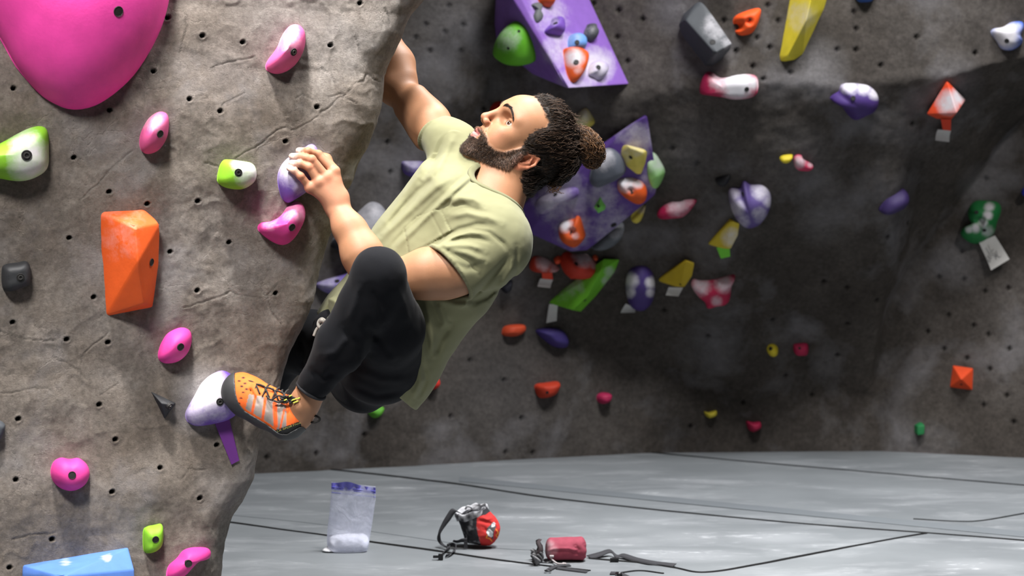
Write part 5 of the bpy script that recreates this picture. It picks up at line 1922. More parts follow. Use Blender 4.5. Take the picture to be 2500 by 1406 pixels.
def shirt_disp(P):
    d = crease_fn(CREASES, FRONT)(P)
    px = to_px(P)
    fr = FRONT(P)
    inp = in_poly(px[:, 0], px[:, 1], POCKET) & fr
    d = d + np.where(inp, .0016, 0)
    edge = np.minimum(poly_dist(px, np.array(POCKET + [POCKET[0]], float)), 50)
    d = d - np.where(fr, .0013 * np.exp(-(edge / 2.9) ** 2), 0)
    st_ = poly_dist(px, np.array([(1052, 522), (1082, 578)], float))
    d = d - np.where(fr & inp, .0013 * np.exp(-(st_ / 2.9) ** 2), 0)
    d = d + .0022 * fbm(P, 13, 3, 71) + .0010 * fbm(P, 38, 2, 73)
    return d


B.displace(shirt_disp, 0.018)
# neck opening
NKc = Q(1212, 474, 4.79)
SPN = unit(np.cross(LVv, NVv)); SPN = SPN if SPN @ UP > 0 else -SPN
B.ecap(NKc + SPN * .10, NKc - SPN * .14, LVv, NVv, (.076, .080), (.076, .080), 0.004, 'sub', endr=.01)
# sleeve openings
B.cone(Q(1150, 645, 4.65), Q(1104, 667, 4.628), .060, .0645, 0.003, 'sub')
B.cone(Q(1104, 667, 4.628), Q(985, 680, 4.62), .0645, .052, 0.003, 'sub')
B.cone(Q(1072, 330, 4.945), Q(1020, 275, 5.0), .0475, .060, 0.003, 'sub')


def ring(c, a, b, ra, rb, n=40, wob=0.0):
    t = np.linspace(0, 2 * math.pi, n + 1)
    return [c + a * ra * math.cos(x) * (1 + wob * math.sin(3 * x)) + b * rb * math.sin(x) * (1 + wob * math.sin(2 * x + 1)) for x in t]


arm_ax = unit(Q(1045, 675, 4.64) - Q(1190, 610, 4.66))
pa = unit(np.cross(arm_ax, CC)); pb = unit(np.cross(arm_ax, pa))
tilt = unit(arm_ax * .30 + pa * .95) if pa[2] > 0 else unit(arm_ax * .30 - pa * .95)
hm1 = unit(RT * .616 - UP * .788); hm2 = unit(np.cross(HEMN, hm1))
B.chain(ring(Q(1101, 664, 4.632), hm1, hm2, .0745, .0690, wob=.0), .0042, 0.006)
rax = unit(Q(975, 214, 5.06) - Q(1090, 352, 4.92))
qa = unit(np.cross(rax, CC)); qb = unit(np.cross(rax, qa))
B.chain(ring(Q(1066, 328, 4.95), qa, qb, .0500, .0500), .0032, 0.004)
sV, sF = B.mesh()
scol = np.tile(lin((115, 115, 88)), (len(sV), 1)) * (1 + .05 * fbm(sV, 9, 3, 2))[:, None]
shirt = mk('t_shirt', sV, sF, SHIRT_MAT, man, col=scol)
prop(shirt, 'olive green T-shirt with a chest pocket', None)
# collar: a ribbed band standing on the cut edge
bpy.context.view_layer.update()
loc = np.array(shirt.matrix_world.translation)
cl = []
for th in np.linspace(0, 2 * math.pi, 90, endpoint=False):
    d = LVv * math.cos(th) * .0795 + NVv * math.sin(th) * .0835
    ok, hit, _, _ = shirt.ray_cast(Vector(NKc + d * 1.03 + SPN * .2 - loc), Vector(-SPN))
    hgt = ((np.array(hit) + loc - NKc) @ SPN) if ok else 0.0
    cl.append((d, np.clip(hgt, -.035, .05)))
hh = np.array([c[1] for c in cl])
for _ in range(10):
    hh = (np.roll(hh, 1) + hh * 2 + np.roll(hh, -1)) / 4
cl = np.array([NKc + c[0] + SPN * h for c, h in zip(cl, hh)])
cl = smooth_closed(cl, 180)
cen = cl.mean(0)
V = []
for i, q in enumerate(cl):
    tq = unit(cl[(i + 1) % 180] - cl[i - 1])
    inn = unit((cen - q) - tq * ((cen - q) @ tq))
    upv = unit(np.cross(tq, inn)); upv = upv if upv @ SPN > 0 else -upv
    w1 = inn * .0085
    V += [q - w1 * 1.0 - upv * .004, q - w1 * .9 + upv * .0010, q - w1 * .3 + upv * .0028, q + w1 * .6 + upv * .0038, q + w1 * .95 + upv * .0026, q + w1 * .9 - upv * .002]
F = [tuple(f) for f in grid_faces(180, 6, close_c=True, close_r=True)]
mk('collar', np.array(V), F, SHIRT_MAT, man, col=lin((104, 104, 79)))

# ------------------------------------------------------------------ pants
ps = Sculpt(*box_of([Q(1050, 595, 4.35), Q(590, 1015, 4.4), Q(590, 1015, 5.3)], .05), 0.0042)
B = ps
B.ell(Q(926, 884, 4.79), (RT, UP, CC), (.102, .102, .112), 0.02)
B.ecap(Q(878, 882, 4.93), Q(930, 838, 4.87), LVv, NVv, (.138, .092), (.150, .100), 0.03)
B.chain([Q(938, 878, 4.77), Q(946, 800, 4.62), Q(924, 672, 4.47)], [.094, .080, .0585], 0.03)
B.chain([Q(924, 668, 4.47), Q(893, 740, 4.50), Q(838, 838, 4.545), Q(775, 925, 4.60)], [.0585, .060, .061, .040], 0.02)
B.cone(Q(775, 925, 4.60), Q(757, 950, 4.615), .040, .0355, 0.01)
B.chain([Q(872, 868, 4.98), Q(760, 838, 5.12), Q(705, 850, 5.18)], [.092, .080, .066], 0.03)
B.chain([Q(705, 850, 5.18), Q(650, 925, 5.24), Q(608, 975, 5.285)], [.064, .056, .038], 0.02)
B.cone(Q(870, 840, 4.90), Q(808, 800, 4.865), .075, .045, 0.02)
PC = [([(905, 700), (925, 740), (935, 790)], 7, -.003), ([(880, 690), (868, 740), (850, 790)], 8, .0025), ([(960, 690), (985, 740), (1000, 800)], 8, .002),
      ([(840, 800), (870, 840), (880, 890)], 9, -.004), ([(785, 870), (820, 860), (850, 820)], 8, .003), ([(760, 905), (790, 925), (815, 905)], 7, -.003),
      ([(870, 900), (930, 930), (1000, 930)], 10, .003), ([(860, 940), (920, 965), (985, 955)], 8, -.003), ([(730, 820), (745, 860), (735, 900)], 7, -.004),
      ([(890, 800), (930, 830), (960, 880)], 9, -.005), ([(900, 760), (905, 830), (890, 900)], 10, -.003)]
B.displace(lambda P: crease_fn(PC)(P) + .003 * fbm(P, 10, 3, 91) + .001 * fbm(P, 30, 2, 92), 0.016)
pV, pF = B.mesh()
# cut the cuff square at the ankle
cutn = unit(Q(745, 975, 4.62) - Q(785, 910, 4.60))
kp = ((pV - Q(757, 956, 4.615)) @ cutn)
near = np.linalg.norm(pV - Q(757, 950, 4.615), axis=1) < .09
m = near & (kp > 0)
pV[m] -= cutn * kp[m][:, None]
pants = mk('pants', pV, pF, PANTS_MAT, man, col=lin((16, 17, 21)))
prop(pants, 'black cuffed jogger pants', None)
# cuff rib and drawstring
cr_ = ring(Q(760, 952, 4.613), unit(np.cross(cutn, CC)), unit(np.cross(cutn, np.cross(cutn, CC))), .0345, .0345)
V, F = tube(cr_, .0045, n=60, sides=10)
mk('cuff', V, F, m_plain('black_rib_knit', (24, 25, 30), 0.9, bs=0.5), pants)
ds = m_plain('grey_drawstring', (150, 146, 140), 0.9)
D0 = Q(786, 790, 4.80)
V, F = join([tube([D0 + RT * .009 * math.cos(a) + UP * .011 * math.sin(a) + CC * .004 * math.sin(a * 2) for a in np.linspace(0, 6.6, 14)], .0042, 40, 8),
             tube([D0, D0 + RT * .012 - UP * .006, D0 + RT * .03 - UP * .002], .004, 14, 8), tube([D0 - UP * .005, D0 - RT * .012 - UP * .012, D0 - RT * .02 - UP * .03], .0035, 14, 8),
             tube([D0 - RT * .005 + UP * .004, D0 + UP * .008 + CC * .006, D0 + RT * .008], .0045, 12, 8)])
mk('drawstring', V, F, ds, pants)

# ------------------------------------------------------------------ shoes
def shoe(label, depth, T, keep=True):
    """T maps (px, py, depth offset) to a world point"""
    s = Sculpt(*box_of([T(530, 880, -.06), T(770, 1100, .07), T(530, 1100, .05), T(770, 880, -.06)], .03), 0.0022)
    ax = unit(T(700, 1020, 0) - T(600, 965, 0))
    dd = unit(T(600, 960, -.05) - T(600, 960, 0))
    up_ = unit(np.cross(ax, dd)); up_ = up_ if up_ @ UP > 0 else -up_
    s.ecap(T(583, 950, .004), T(607, 968, 0), dd, up_, (.036, .042), (.041, .044), 0.02)
    s.ecap(T(607, 968, 0), T(652, 993, 0), dd, up_, (.041, .044), (.038, .044), 0.02)
    s.ecap(T(652, 993, 0), T(703, 1024, 0), dd, up_, (.038, .044), (.034, .044), 0.02)
    s.cone(T(705, 1005, 0), T(735, 992, 0), .034, .030, 0.02)
    s.cone(T(708, 1030, 0), T(722, 1022, 0), .034, .031, 0.02)
    base_d = s.d.copy()
    # ankle opening
    s.cone(T(738, 985, 0), T(768, 945, 0), .036, .042, 0.004, 'sub')
    for a, b in (((612, 952), (628, 985)), ((636, 962), (652, 1000)), ((662, 970), (680, 1012))):
        s.cone(T(*a, -.038), T(*b, -.045), .0022, .0022, 0.006, 'sub')
    V, F = s.mesh()
    px = np.stack([s_ for s_ in Tinv(V, T)], 1)
    c = np.tile(lin((232, 104, 44)), (len(V), 1))
    near_side = ((V - T(640, 985, 0)) @ dd) > -.005
    gy = in_poly(px[:, 0], px[:, 1], [(608, 962), (640, 968), (672, 978), (697, 990), (700, 1020), (699, 1046), (682, 1052), (655, 1032), (622, 1012), (599, 998)]) & near_side
    c = blend(c, gy.astype(float) * .95, (132, 130, 126))
    for a, b, w in (((624, 966), (615, 1010), 4), ((648, 972), (641, 1024), 4), ((671, 985), (673, 1040), 6), ((694, 1000), (684, 1046), 3)):
        d = seg_dist(px, a, b)
        c = blend(c, np.clip((w - d) / 1.5, 0, 1) * near_side, (226, 92, 40))
    for q in [(584, 930), (590, 943), (594, 958), (588, 972), (583, 985), (594, 922), (598, 936), (602, 950)]:
        d = np.hypot((px[:, 0] - q[0]) / 3.2, (px[:, 1] - q[1]) / 1.8)
        c = blend(c, np.clip((1.5 - d) * 2, 0, 1) * near_side, (44, 32, 30))
    hb = in_poly(px[:, 0], px[:, 1], [(668, 1052), (738, 1026), (752, 1024), (752, 1060), (700, 1090), (668, 1082)])
    c = blend(c, hb.astype(float), (40, 41, 42))
    d = np.hypot((px[:, 0] - 714) / 13, (px[:, 1] - 1062 + (px[:, 0] - 714) * .35) / 5)
    c = blend(c, np.clip((1.3 - d) * 3, 0, 1) * near_side, (226, 104, 54))
    sh = mk('climbing_shoe', V, F, SHOE_MAT, man, col=c)
    prop(sh, label, None)
    # rubber sole and toe rand: a tight skin over the lower part of the shoe
    r = Sculpt(*box_of([T(530, 880, -.06), T(770, 1100, .07), T(530, 1100, .05), T(770, 880, -.06)], .03), 0.0022)
    line = np.array([(566, 890), (548, 908), (541, 935), (541, 965), (552, 998), (580, 1024), (633, 1050), (676, 1080), (705, 1080), (736, 1056)], float)
    wid = np.array([14, 26, 33, 35, 33, 27, 22, 21, 20, 14], float)
    r.d = base_d - np.float32(.0036)
    I, P = r.near(.03)
    q = np.stack(Tinv(P, T), 1)
    md = np.full(len(P), 9e9)
    for i in range(len(line) - 1):
        a_, b_ = line[i], line[i + 1]
        t_ = np.clip(((q - a_) @ (b_ - a_)) / ((b_ - a_) @ (b_ - a_)), 0, 1)
        dd_ = np.linalg.norm(q - a_ - t_[:, None] * (b_ - a_), axis=1) - (wid[i] + (wid[i + 1] - wid[i]) * t_)
        md = np.minimum(md, dd_)
    md = md / 1040.0
    v_ = r.d[I[:, 0], I[:, 1], I[:, 2]]
    kk_ = .002
    h_ = np.maximum(kk_ - np.abs(v_ - md), 0) / kk_
    r.d[I[:, 0], I[:, 1], I[:, 2]] = np.maximum(v_, md) + h_ * h_ * kk_ * .25
    far = np.ones(r.d.shape, bool); far[I[:, 0], I[:, 1], I[:, 2]] = False
    inner = far & (r.d < 0)
    r.d[inner] = .01
    V, F = r.mesh()
    mk('sole', V, F, RUBBER, sh)
    if keep:
        LM = m_plain('lace_black', (34, 32, 30), 0.85)
        YM = m_plain('lace_yellow', (196, 196, 70), 0.8)
        tops = [(600, 928), (622, 936), (645, 944), (668, 952), (690, 958)]
        segs = []
        for i in range(5):
            x, y = tops[i]
            segs.append(tube([T(x - 4, y + 24, -.036), T(x + 3, y + 8, -.030), T(x + 9, y - 3, -.010), T(x + 14, y - 6, .012)], .0022, 16, 6))
            segs.append(tube([T(x + 12, y + 26, -.036), T(x + 5, y + 8, -.031), T(x - 2, y - 3, -.008), T(x, y - 6, .012)], .0022, 16, 6))
            if i < 4:
                segs.append(tube([T(x + 2, y + 2, -.024), T(x + 12, y + 3, -.026), T(x + 24, y + 8, -.022)], .0024, 12, 6))
        K = (702, 974)
        for a in range(9):
            th = a * .8
            segs.append(tube([T(K[0], K[1], -.038), T(K[0] + 14 * math.cos(th), K[1] + 7 * math.sin(th), -.046), T(K[0] + 20 * math.cos(th + .5), K[1] + 9 * math.sin(th + .5) + 2, -.043), T(K[0] + 5, K[1] + 2, -.038)], .0022, 18, 6))
        segs.append(tube([T(700, 972, -.04), T(680, 966, -.043), T(662, 976, -.045), T(650, 966, -.042)], .0024, 18, 6))
        segs.append(tube([T(702, 975, -.04), T(684, 982, -.045), T(668, 978, -.046)], .0024, 18, 6))
        loopseg = (tube([T(744, 1022, 0), T(758, 1014, -.006), T(777, 1018, -.006), T(780, 1026, -.004), T(766, 1031, -.004), T(748, 1028, .002)], .0028, 30, 7))
        V, F = join(segs)
        mk('laces', V, F, LM, sh)
        pl = mk('pull_loop', *loopseg, LM, sh)
        ys = [tube([T(K[0] + dx, K[1] + dy, -.048), T(K[0] + dx + 6, K[1] + dy - 3, -.049)], .0016, 4, 5) for dx, dy in [(10, 4), (16, 2), (20, 8), (4, -6), (-8, 4), (24, 0), (14, 10), (-40, -14), (-62, -22), (-22, -8), ]]
        V, F = join(ys[:-3])
        mk('lace_fleck', V, F, YM, sh)
        # wordmark on the heel strip
        fc = bpy.data.curves.new('wordmark', 'FONT')
        fc.body = 'LA SPORTIVA'
        fc.size = 1.0
        fc.extrude = 0.02
        tmp = bpy.data.objects.new('wordmark_tmp', fc)
        COL.objects.link(tmp)
        bpy.context.view_layer.update()
        me = bpy.data.meshes.new_from_object(tmp.evaluated_get(bpy.context.evaluated_depsgraph_get()))
        bpy.data.objects.remove(tmp)
        Vt = np.zeros(len(me.vertices) * 3)
        me.vertices.foreach_get('co', Vt)
        Vt = Vt.reshape(-1, 3)
        Wd = np.ptp(Vt[:, 0])
        bpy.context.view_layer.update()
        out = []
        loc = np.array(sh.matrix_world.translation)
        for v in Vt:
            u, w = v[0] / Wd, v[1] / .75
            x, y = 676 + 58 * u + 1.2 * w * -.3, 1055 - 21 * u - 4.2 * w
            h = None
            rr = T(x, y, 0) - CAM
            ok, hit, _, _ = sh.ray_cast(Vector(CAM - loc), Vector(unit(rr)))
            q = np.array(hit) + loc if ok else T(x, y, -.033)
            out.append(q - unit(rr) * (.0006 + .001 * v[2]))
        Ft = [tuple(p.vertices) for p in me.polygons]
        mk('wordmark', np.array(out), Ft, m_plain('wordmark_yellow', (190, 184, 100), 0.7), sh, smooth=False)
    return sh


def Tinv(V, T):
    if T is TL:
        p = to_px(V)
        return p[:, 0], p[:, 1]
    W_ = V - OFF_R
    p = to_px(W_)
    return p[:, 0], p[:, 1]


def dshoe(px):
    return 4.650 + (700 - px) * .00020


def TL(px, py, o):
    return Q(px, py, dshoe(px) + o)


OFF_R = Q(608, 985, 5.30) - Q(735, 990, 4.64)


def TR(px, py, o):
    return TL(px, py, o) + OFF_R


shoe('orange and grey climbing shoe with a black rubber sole', 4.65, TL)
shoe('orange and grey climbing shoe with a black rubber sole', 5.3, TR, False)

# ------------------------------------------------------------------ bag of loose chalk
def plastic():
    m, nt, b = nodes_of('clear_zip_plastic')
    out = nt.nodes['Material Output']
    tr = N(nt, 'ShaderNodeBsdfTransparent')
    tr.inputs[0].default_value = (0.95, 0.96, 1.0, 1)
    n = noise_node(nt, 26, 5, 0.65, 0.5)
    b.inputs['Base Color'].default_value = (*lin((232, 235, 252)), 1)
    b.inputs['Roughness'].default_value = 0.22
    mx = N(nt, 'ShaderNodeMixShader')
    f = ramp(nt, n.outputs[0], [(0.35, (0.34,) * 3), (0.72, (0.74,) * 3)])
    nt.links.new(f, mx.inputs[0])
    nt.links.new(tr.outputs[0], mx.inputs[1])
    tl = N(nt, 'ShaderNodeBsdfTranslucent')
    tl.inputs[0].default_value = (*lin((240, 242, 252)), 1)
    m2 = N(nt, 'ShaderNodeMixShader')
    m2.inputs[0].default_value = 0.45
    nt.links.new(b.outputs[0], m2.inputs[1])
    nt.links.new(tl.outputs[0], m2.inputs[2])
    nt.links.new(m2.outputs[0], mx.inputs[2])
    nt.links.new(mx.outputs[0], out.inputs['Surface'])
    nt.links.new(bump(nt, noise_node(nt, 18, 4, 0.5, 1.0).outputs[0], 0.6, 0.01), b.inputs['Normal'])
    return m


zp = FL(850, 1346)
zd = (zp - CAM) @ FWD
zb = empty('zip_bag', zp)
prop(zb, 'clear plastic zip bag half full of white chalk powder standing on the grey mat', 'bag')
ZL = [(1195, 809, 917), (1215, 808, 917), (1240, 806, 913), (1270, 803, 909), (1300, 799, 904), (1325, 798, 901), (1342, 800, 898), (1350, 808, 893)]
rows, nn_ = [], 36
ys = np.linspace(1180, 1352, 46)
Vz = []
for j, y in enumerate(ys):
    xl = np.interp(y, [z[0] for z in ZL], [z[1] for z in ZL])
    xr = np.interp(y, [z[0] for z in ZL], [z[2] for z in ZL])
    th = np.interp(y, [1180, 1200, 1300, 1335, 1352], [.002, .006, .026, .040, .034])
    for i in range(nn_):
        a = 2 * math.pi * i / nn_
        u = .5 - .5 * math.cos(a)
        x = xl + (xr - xl) * u
        sd = math.sin(a)
        yy = y + (x - 850) * (.115 if y < 1300 else .115 * max(0, (1350 - y) / 50)) * .9
        q = Q(x, yy, zd + .0 - th * np.sign(sd) * abs(sd) ** .7)
        Vz.append(q)
Vz = np.array(Vz)
fold = .0035 * fbm(Vz, 22, 3, 15) + .004 * fbm(Vz * [1, 1, .35], 14, 2, 16)
Vz = Vz + CC * fold[:, None]
Vz[:, 2] = np.maximum(Vz[:, 2], .002)
F = [tuple(f) for f in grid_faces(len(ys), nn_, close_c=True)]
mk('pouch', Vz, F + [tuple(range(len(Vz) - nn_, len(Vz)))], plastic(), zb)
cs = Sculpt(*box_of([Q(780, 1290, zd + .06), Q(905, 1362, zd - .08)], .03), 0.0028)
cs.ecap(Q(815, 1332, zd), Q(885, 1326, zd), CC, UP, (.028, .026), (.028, .028), 0.02, endr=.016)
cs.ell(Q(852, 1318, zd), (RT, UP, CC), (.060, .016, .026), 0.02)
cs.ell(Q(806, 1346, zd - .005), (RT, UP, CC), (.026, .012, .026), 0.01)
cs.displace(lambda P: .004 * fbm(P, 45, 3, 8), .01)
cs.half(np.array([0, 0, .0025]), (0, 0, -1), .002)
V, F = cs.mesh()
mk('chalk_powder', V, F, m_plain('chalk_powder_white', (242, 242, 246), 0.95, var=0.03), zb)
# zip closure with curled lips
zs_ = m_plain('blue_zip_strip', (92, 92, 190), 0.35)
tp = []
for k, (dy, r) in enumerate(((0, .0016), (5, .0013), (14, .0010))):
    tp.append(tube([Q(809 + dx, 1188 + dy + dx * .104, zd - .004 - .003 * math.sin(dx * .12)) for dx in (0, 20, 40, 62, 84, 108)], r, 40, 7))
mk('zip_closure', *join(tp), zs_, zb)
lipv = []
xs_ = np.linspace(809, 917, 40)
for v in np.linspace(0, 1, 6):
    for x in xs_:
        bulge = math.exp(-((x - 850) / 24) ** 2)
        top = 1184 + (x - 809) * .105 - 5 - 7 * bulge
        y = (1192 + (x - 809) * .105) * (1 - v) + top * v
        lipv.append(Q(x, y, zd - .002 - .012 * v * bulge + .003 * math.sin(x * .3)))
lipv = np.array(lipv)
g = grid_faces(6, 40)
V = np.vstack([lipv, lipv + FWD * .0008])
mk('lip', V, np.vstack([g, g[:, ::-1] + 240]), m_plain('blue_violet_film', (108, 104, 200), 0.25, bs=.1), zb)

# ------------------------------------------------------------------ red and black chalk bag
bp0 = FL(1165, 1335)
bd_ = (bp0 - CAM) @ FWD
cb = empty('chalk_bag', bp0)
prop(cb, 'black and red chalk bag with a climber motif standing on the mat, rim dusted white', 'chalk bag')
CB_MAT = m_attr('bag_cloth', 0.8, var=0.14, nscale=40, bs=0.4, bd=0.001, bscale=400, spec=0.25)
sb = Sculpt(*box_of([Q(1100, 1225, bd_ - .1), Q(1235, 1350, bd_ + .1)], .03), 0.0018)
ax_b = unit(Q(1152, 1245, bd_) - Q(1177, 1318, bd_))
fr_b = unit(np.cross(ax_b, RT)); fr_b = fr_b if fr_b @ CC > 0 else -fr_b
rt_b = unit(np.cross(fr_b, ax_b)); rt_b = rt_b if rt_b @ RT > 0 else -rt_b
sb.ecap(Q(1155, 1255, bd_), Q(1176, 1302, bd_), rt_b, fr_b, (.052, .048), (.060, .056), 0.02, endr=.020)
sb.cone(Q(1187, 1305, bd_ - .014), Q(1190, 1285, bd_ - .014), .036, .030, 0.03)
sb.half(np.array([0, 0, .003]), (0, 0, -1), .01)


def bag_disp(P):
    return .0030 * fbm(P, 32, 3, 61) + crease_fn([([(1165, 1270), (1190, 1275), (1212, 1285)], 3.5, -.004), ([(1175, 1262), (1190, 1268), (1205, 1262)], 3.5, .004), ([(1180, 1290), (1195, 1300), (1198, 1318)], 4, -.004),
                                                  ([(1130, 1265), (1140, 1290), (1150, 1310)], 4, -.003), ([(1213, 1275), (1218, 1290), (1215, 1310)], 4, .003)])(P)


sb.displace(bag_disp, .012)
V, F = sb.mesh()
px = to_px(V)
red = in_poly(px[:, 0], px[:, 1], [(1165, 1262), (1186, 1256), (1200, 1246), (1240, 1240), (1245, 1350), (1180, 1350), (1174, 1330), (1168, 1310), (1163, 1285)])
c = np.tile(lin((46, 46, 50)), (len(V), 1))
c = blend(c, red.astype(float), (196, 52, 50))
dust = np.clip(fbm(V, 60, 3, 5) * 2.2 - .1, 0, 1) * (px[:, 0] < 1172)
c = blend(c, dust * .6, (176, 176, 180))
fr = ((V - Q(1165, 1300, bd_)) @ CC) > -.01


def motif(poly, rgb):
    global c
    c = blend(c, (in_poly(px[:, 0], px[:, 1], poly) & fr).astype(float), rgb)


motif([(1190, 1288), (1203, 1276), (1212, 1285), (1206, 1298), (1204, 1318), (1198, 1311), (1190, 1310), (1187, 1298)], (84, 84, 86))
motif([(1200, 1278), (1206, 1274), (1210, 1278), (1208, 1285), (1200, 1287)], (222, 224, 226))
motif([(1190, 1293), (1196, 1291), (1204, 1300), (1203, 1309), (1199, 1312), (1192, 1307), (1188, 1300)], (236, 238, 240))
for a, b in (((1187, 1313), (1190, 1306)), ((1187, 1313), (1196, 1315)), ((1196, 1315), (1201, 1321)), ((1211, 1292), (1216, 1299)), ((1216, 1299), (1212, 1306)), ((1216, 1299), (1219, 1311)), ((1211, 1306), (1214, 1312))):
    c = blend(c, np.clip(1.6 - seg_dist(px, a, b), 0, 1) * fr, (236, 150, 60))
mk('bag_body', V, F, CB_MAT, cb, col=c)
# rim collar with the dark mouth and gathered liner
rimc = Q(1150, 1249, bd_)
RA = unit(RT * .97 + UP * .25)
RB = unit(FWD * 1.0 + UP * .16)
V = []
nr = 72
prof = [(1.02, -.014), (1.05, -.004), (1.04, .006), (.98, .010), (.92, .006), (.84, -.004), (.6, -.014), (.2, -.020)]
upb = unit(np.cross(RA, RB)); upb = upb if upb @ UP > 0 else -upb
for s_, h_ in prof:
    for i in range(nr):
        a = 2 * math.pi * i / nr
        wob = 1 + .03 * math.sin(a * 5 + s_ * 7) + .02 * math.sin(a * 11)
        V.append(rimc + RA * .053 * s_ * math.cos(a) * wob + RB * .050 * s_ * math.sin(a) * wob + upb * (h_ + .0025 * math.sin(a * 7 + s_ * 12)))
V = np.array(V)
cc = np.tile(lin((70, 70, 74)), (len(V), 1))
cc = blend(cc, np.clip(fbm(V, 55, 3, 9) * 2.5 + .45, 0, 1) * .85, (206, 206, 210))
cc[6 * nr:] = lin((50, 50, 52))
F = [tuple(f) for f in grid_faces(len(prof), nr, close_c=True)] + [tuple(range(7 * nr, 8 * nr))]
mk('rim', V, F, CB_MAT, cb, col=cc)
V, F = tube([Q(1136, 1243, bd_ - .03), Q(1141, 1236, bd_ - .035), Q(1150, 1238, bd_ - .035), Q(1153, 1244, bd_ - .03)], .0035, 24, 8)
mk('drawcord', V, F, m_plain('chalky_cord', (186, 186, 190), .9), cb)


def strap_px(pts, w=.020, thick=.0022, n=60):
    P = [Q(x, y, d) for x, y, d, *_ in pts]
    Wv = []
    for q in pts:
        ang = math.radians(q[3])
        tw = math.radians(q[4]) if len(q) > 4 else 0
        Wv.append((RT * math.cos(ang) + UP * math.sin(ang)) * math.cos(tw) * w + CC * math.sin(tw) * w)
    V, F = ribbon(P, Wv, thick, n)
    V[:, 2] = np.maximum(V[:, 2], .001)
    return V, F


gd = lambda x, y: (FL(x, y, .004) - CAM) @ FWD
s1 = strap_px([(1122, 1252, bd_ - .01, -20, 0), (1108, 1246, bd_ - .015, -35, 10), (1092, 1268, bd_ - .02, -15, 0), (1077, 1292, bd_ - .02, -8, 20), (1072, 1306, bd_ - .02, 5, 70), (1073, 1320, bd_ - .02, -10, 30), (1084, 1333, gd(1084, 1337), -25, 20), (1096, 1338, gd(1096, 1341), -40, 50)])
s2 = strap_px([(1098, 1337, gd(1098, 1340), 80, 30), (1088, 1344, gd(1088, 1347), 60, 40), (1078, 1353, gd(1078, 1356), 50, 40)], .019)
s3 = strap_px([(1092, 1332, gd(1092, 1338), 90, 30), (1102, 1328, gd(1102, 1336), 80, 50), (1112, 1331, gd(1112, 1339), 20, 60), (1110, 1343, gd(1110, 1346), 40, 50), (1098, 1353, gd(1098, 1356), 40, 40), (1088, 1357, gd(1088, 1359), 70, 40)], .014)
s4 = strap_px([(1140, 1318, bd_ - .045, 90, 10), (1128, 1319, bd_ - .05, 90, 20), (1116, 1322, bd_ - .045, 80, 50), (1106, 1320, bd_ - .04, 60, 60)], .014)
mk('strap', *join([s1, s2, s3, s4]), WEB, cb)
bk = []
bc_ = FL(1076, 1359, .010)
bk.append(boxv(bc_, RT * .0075, FWD * .010, UP * .0085))
for k in (-1, 0, 1):
    bk.append(boxv(bc_ - RT * .015 + FWD * .008 * k, RT * .009, FWD * .0018, UP * .003))
mk('buckle', *join(bk), PLASTIC_BLACK, cb, smooth=False)
tb = boxv(Q(1137, 1329, bd_ - .05), RT * .006, FWD * .002, UP * .012)
mk('webbing_tab', *tb, WEB, cb, smooth=False)

# ------------------------------------------------------------------ maroon chalk bag lying on its side
mp0 = FL(1380, 1368)
md_ = (mp0 - CAM) @ FWD
mb = empty('chalk_bag', mp0)
prop(mb, 'dusty maroon chalk bag lying on its side with a black strap trailing right', 'chalk bag')
sm_ = Sculpt(*box_of([Q(1300, 1295, md_ - .08), Q(1460, 1385, md_ + .12)], .02), 0.0018)
sm_.ecap(Q(1346, 1343, md_), Q(1418, 1341, md_), UP, FWD, (.0400, .045), (.0415, .043), 0.01, endr=.020)
sm_.half(Q(1320, 1340, md_), unit(-RT + UP * .03), .006)
sm_.half(np.array([0, 0, .0025]), (0, 0, -1), .012)


def mb_disp(P):
    return .0022 * fbm(P, 30, 3, 161) + crease_fn([([(1330, 1354), (1350, 1345), (1385, 1344), (1410, 1352), (1432, 1368)], 2.2, -.0040), ([(1332, 1349), (1352, 1340), (1388, 1339), (1414, 1347)], 4, .0025),
                                                   ([(1405, 1334), (1412, 1342), (1405, 1350)], 4, -.004), ([(1340, 1312), (1380, 1309), (1420, 1309)], 1.8, -.0025), ([(1428, 1330), (1436, 1345), (1430, 1360)], 4, -.003)])(P)


sm_.displace(mb_disp, .012)
V, F = sm_.mesh()
px = to_px(V)
c = np.tile(lin((150, 66, 82)), (len(V), 1)) * (1 + .1 * fbm(V, 30, 2, 6))[:, None]
k = np.clip(1.2 - np.hypot((px[:, 0] - 1335) / 26, (px[:, 1] - 1340) / 22), 0, 1) * (.4 + .6 * np.clip(fbm(V, 50, 3, 7) * 2 + .4, 0, 1))
c = blend(c, k * .7, (206, 186, 190))
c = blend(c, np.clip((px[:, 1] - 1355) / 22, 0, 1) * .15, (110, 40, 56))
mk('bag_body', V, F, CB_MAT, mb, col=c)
V = []
rc = Q(1318, 1345, md_)
prof = [(1.0, .004), (1.06, -.004), (.98, -.010), (.85, -.004), (.5, .006), (.1, .008)]
for s_, h_ in prof:
    for i in range(60):
        a = 2 * math.pi * i / 60
        V.append(rc + UP * .036 * s_ * math.sin(a) + FWD * .040 * s_ * math.cos(a) + RT * (h_ + .003 * math.sin(5 * a)))
V = np.array(V)
V[:, 2] = np.maximum(V[:, 2], .002)
mk('rim', V, [tuple(f) for f in grid_faces(len(prof), 60, close_c=True)] + [tuple(range(300, 360))], CB_MAT, mb, col=lin((60, 52, 54)))
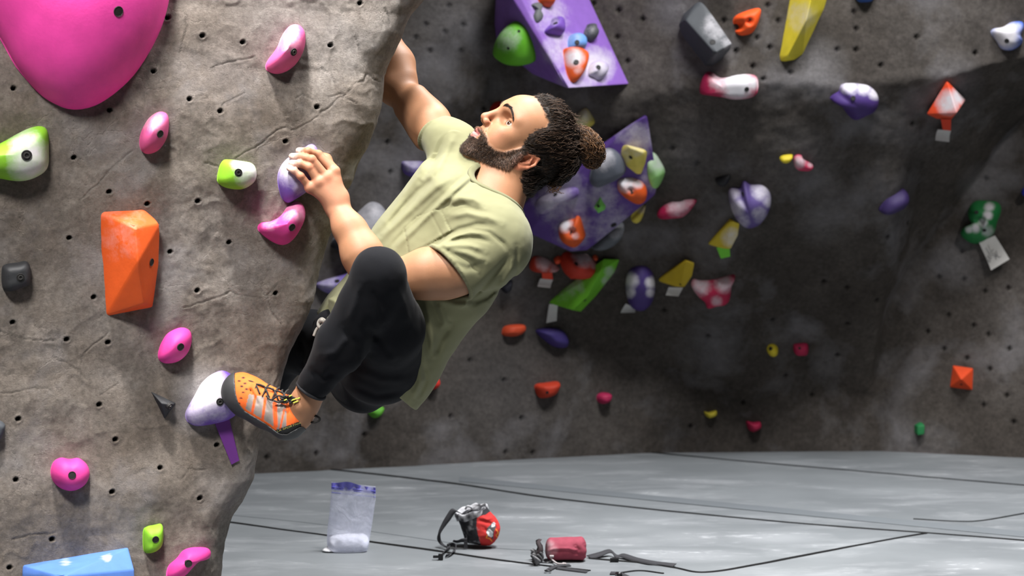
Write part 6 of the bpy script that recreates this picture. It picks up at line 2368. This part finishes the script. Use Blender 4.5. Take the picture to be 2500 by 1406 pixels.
# gathered collar cloth, cord and toggle at the mouth
gc = []
gcol = []
for k in range(9):
    a = k * .7
    x0, y0 = 1306 + 14 * math.cos(a) * .6, 1360 + 8 * math.sin(a)
    d0 = gd(x0, min(y0 + 8, 1376)) - .01
    gc.append(tube([Q(x0, y0 - 6, d0), Q(x0 + 7 * math.cos(a * 2), y0 - 10, d0 - .008), Q(x0 + 10, y0 + 2, d0 - .01), Q(x0 + 2, y0 + 9, d0)], .0043, 20, 8))
gc.append(tube([Q(1300, 1352, md_ - .01), Q(1310, 1347, md_ - .02), Q(1320, 1348, md_ - .02)], .006, 16, 8))
gc.append(tube([Q(1306, 1372, md_ - .03), Q(1322, 1377, md_ - .04), Q(1338, 1376, md_ - .045), Q(1346, 1370, md_ - .045)], .006, 24, 8))
V, F = join(gc)
V[:, 2] = np.maximum(V[:, 2], .001)
cc = blend(np.tile(lin((66, 66, 68)), (len(V), 1)), np.clip(fbm(V, 80, 3, 9) * 2.5 + .1, 0, 1) * .6, (160, 160, 162))
mk('mouth_gather', V, F, CB_MAT, mb, col=cc)
V, F = join([tube([Q(1344, 1360, md_ - .046), Q(1350, 1368, md_ - .055), Q(1362, 1376, gd(1362, 1378)), Q(1378, 1377, gd(1378, 1379))], .0028, 24, 7),
             tube([Q(1342, 1358, md_ - .05), Q(1352, 1358, md_ - .05)], .004, 8, 8), tube([Q(1374, 1376, gd(1374, 1378)), Q(1381, 1377, gd(1381, 1379))], .0045, 8, 8)])
mk('drawcord', V, F, m_plain('chalky_cord_pale', (176, 168, 168), .9), mb)


def floor_strap(pts, w, th=.002, z=.004):
    C = np.array([FL(x, y, .001) + np.array([0, 0, zz]) for x, y, zz in pts])
    t = np.gradient(C, axis=0)
    s = np.stack([-t[:, 1], t[:, 0], 0 * t[:, 0]], 1)
    s /= np.linalg.norm(s, axis=1, keepdims=True) + 1e-9
    s[:, 2] = .25
    return ribbon(C, s * w, th, 70)


mk('strap', *join([floor_strap([(1438, 1362, .002), (1465, 1359, .008), (1490, 1356, .014), (1505, 1362, .004), (1520, 1362, .008), (1550, 1368, .003), (1585, 1376, .004), (1610, 1378, .002), (1646, 1382, .002)], .028),
                   floor_strap([(1338, 1394, .002), (1350, 1388, .004), (1366, 1383, .003), (1392, 1381, .002)], .014),
                   floor_strap([(1360, 1388, .002), (1390, 1392, .002), (1433, 1397, .001)], .016)]), WEB, mb)
mk('slider', *boxv(FL(1500, 1366, .006), RT * .013, FWD * .012, UP * .004), PLASTIC_BLACK, mb, smooth=False)
a = np.linspace(0, 2 * math.pi, 20)
mk('buckle', *tube([FL(1338, 1393, .006) + RT * .009 * math.cos(x) + FWD * .009 * math.sin(x) for x in a], .0026, 30, 7), PLASTIC_BLACK, mb)

# dark strap end crossing the joint at the bottom of the frame
sx = empty('strap_end', FL(1520, 1404))
prop(sx, 'black buckle knob on a strap end at the bottom edge of the frame', 'strap')
mk('webbing', *floor_strap([(1490, 1401, .003), (1510, 1402, .003), (1525, 1408, .003), (1545, 1420, .003)], .018), WEB, sx)
mk('knob', *tube([FL(1507, 1402, .008), FL(1513, 1403, .012)], .008, 8, 10), PLASTIC_BLACK, sx)
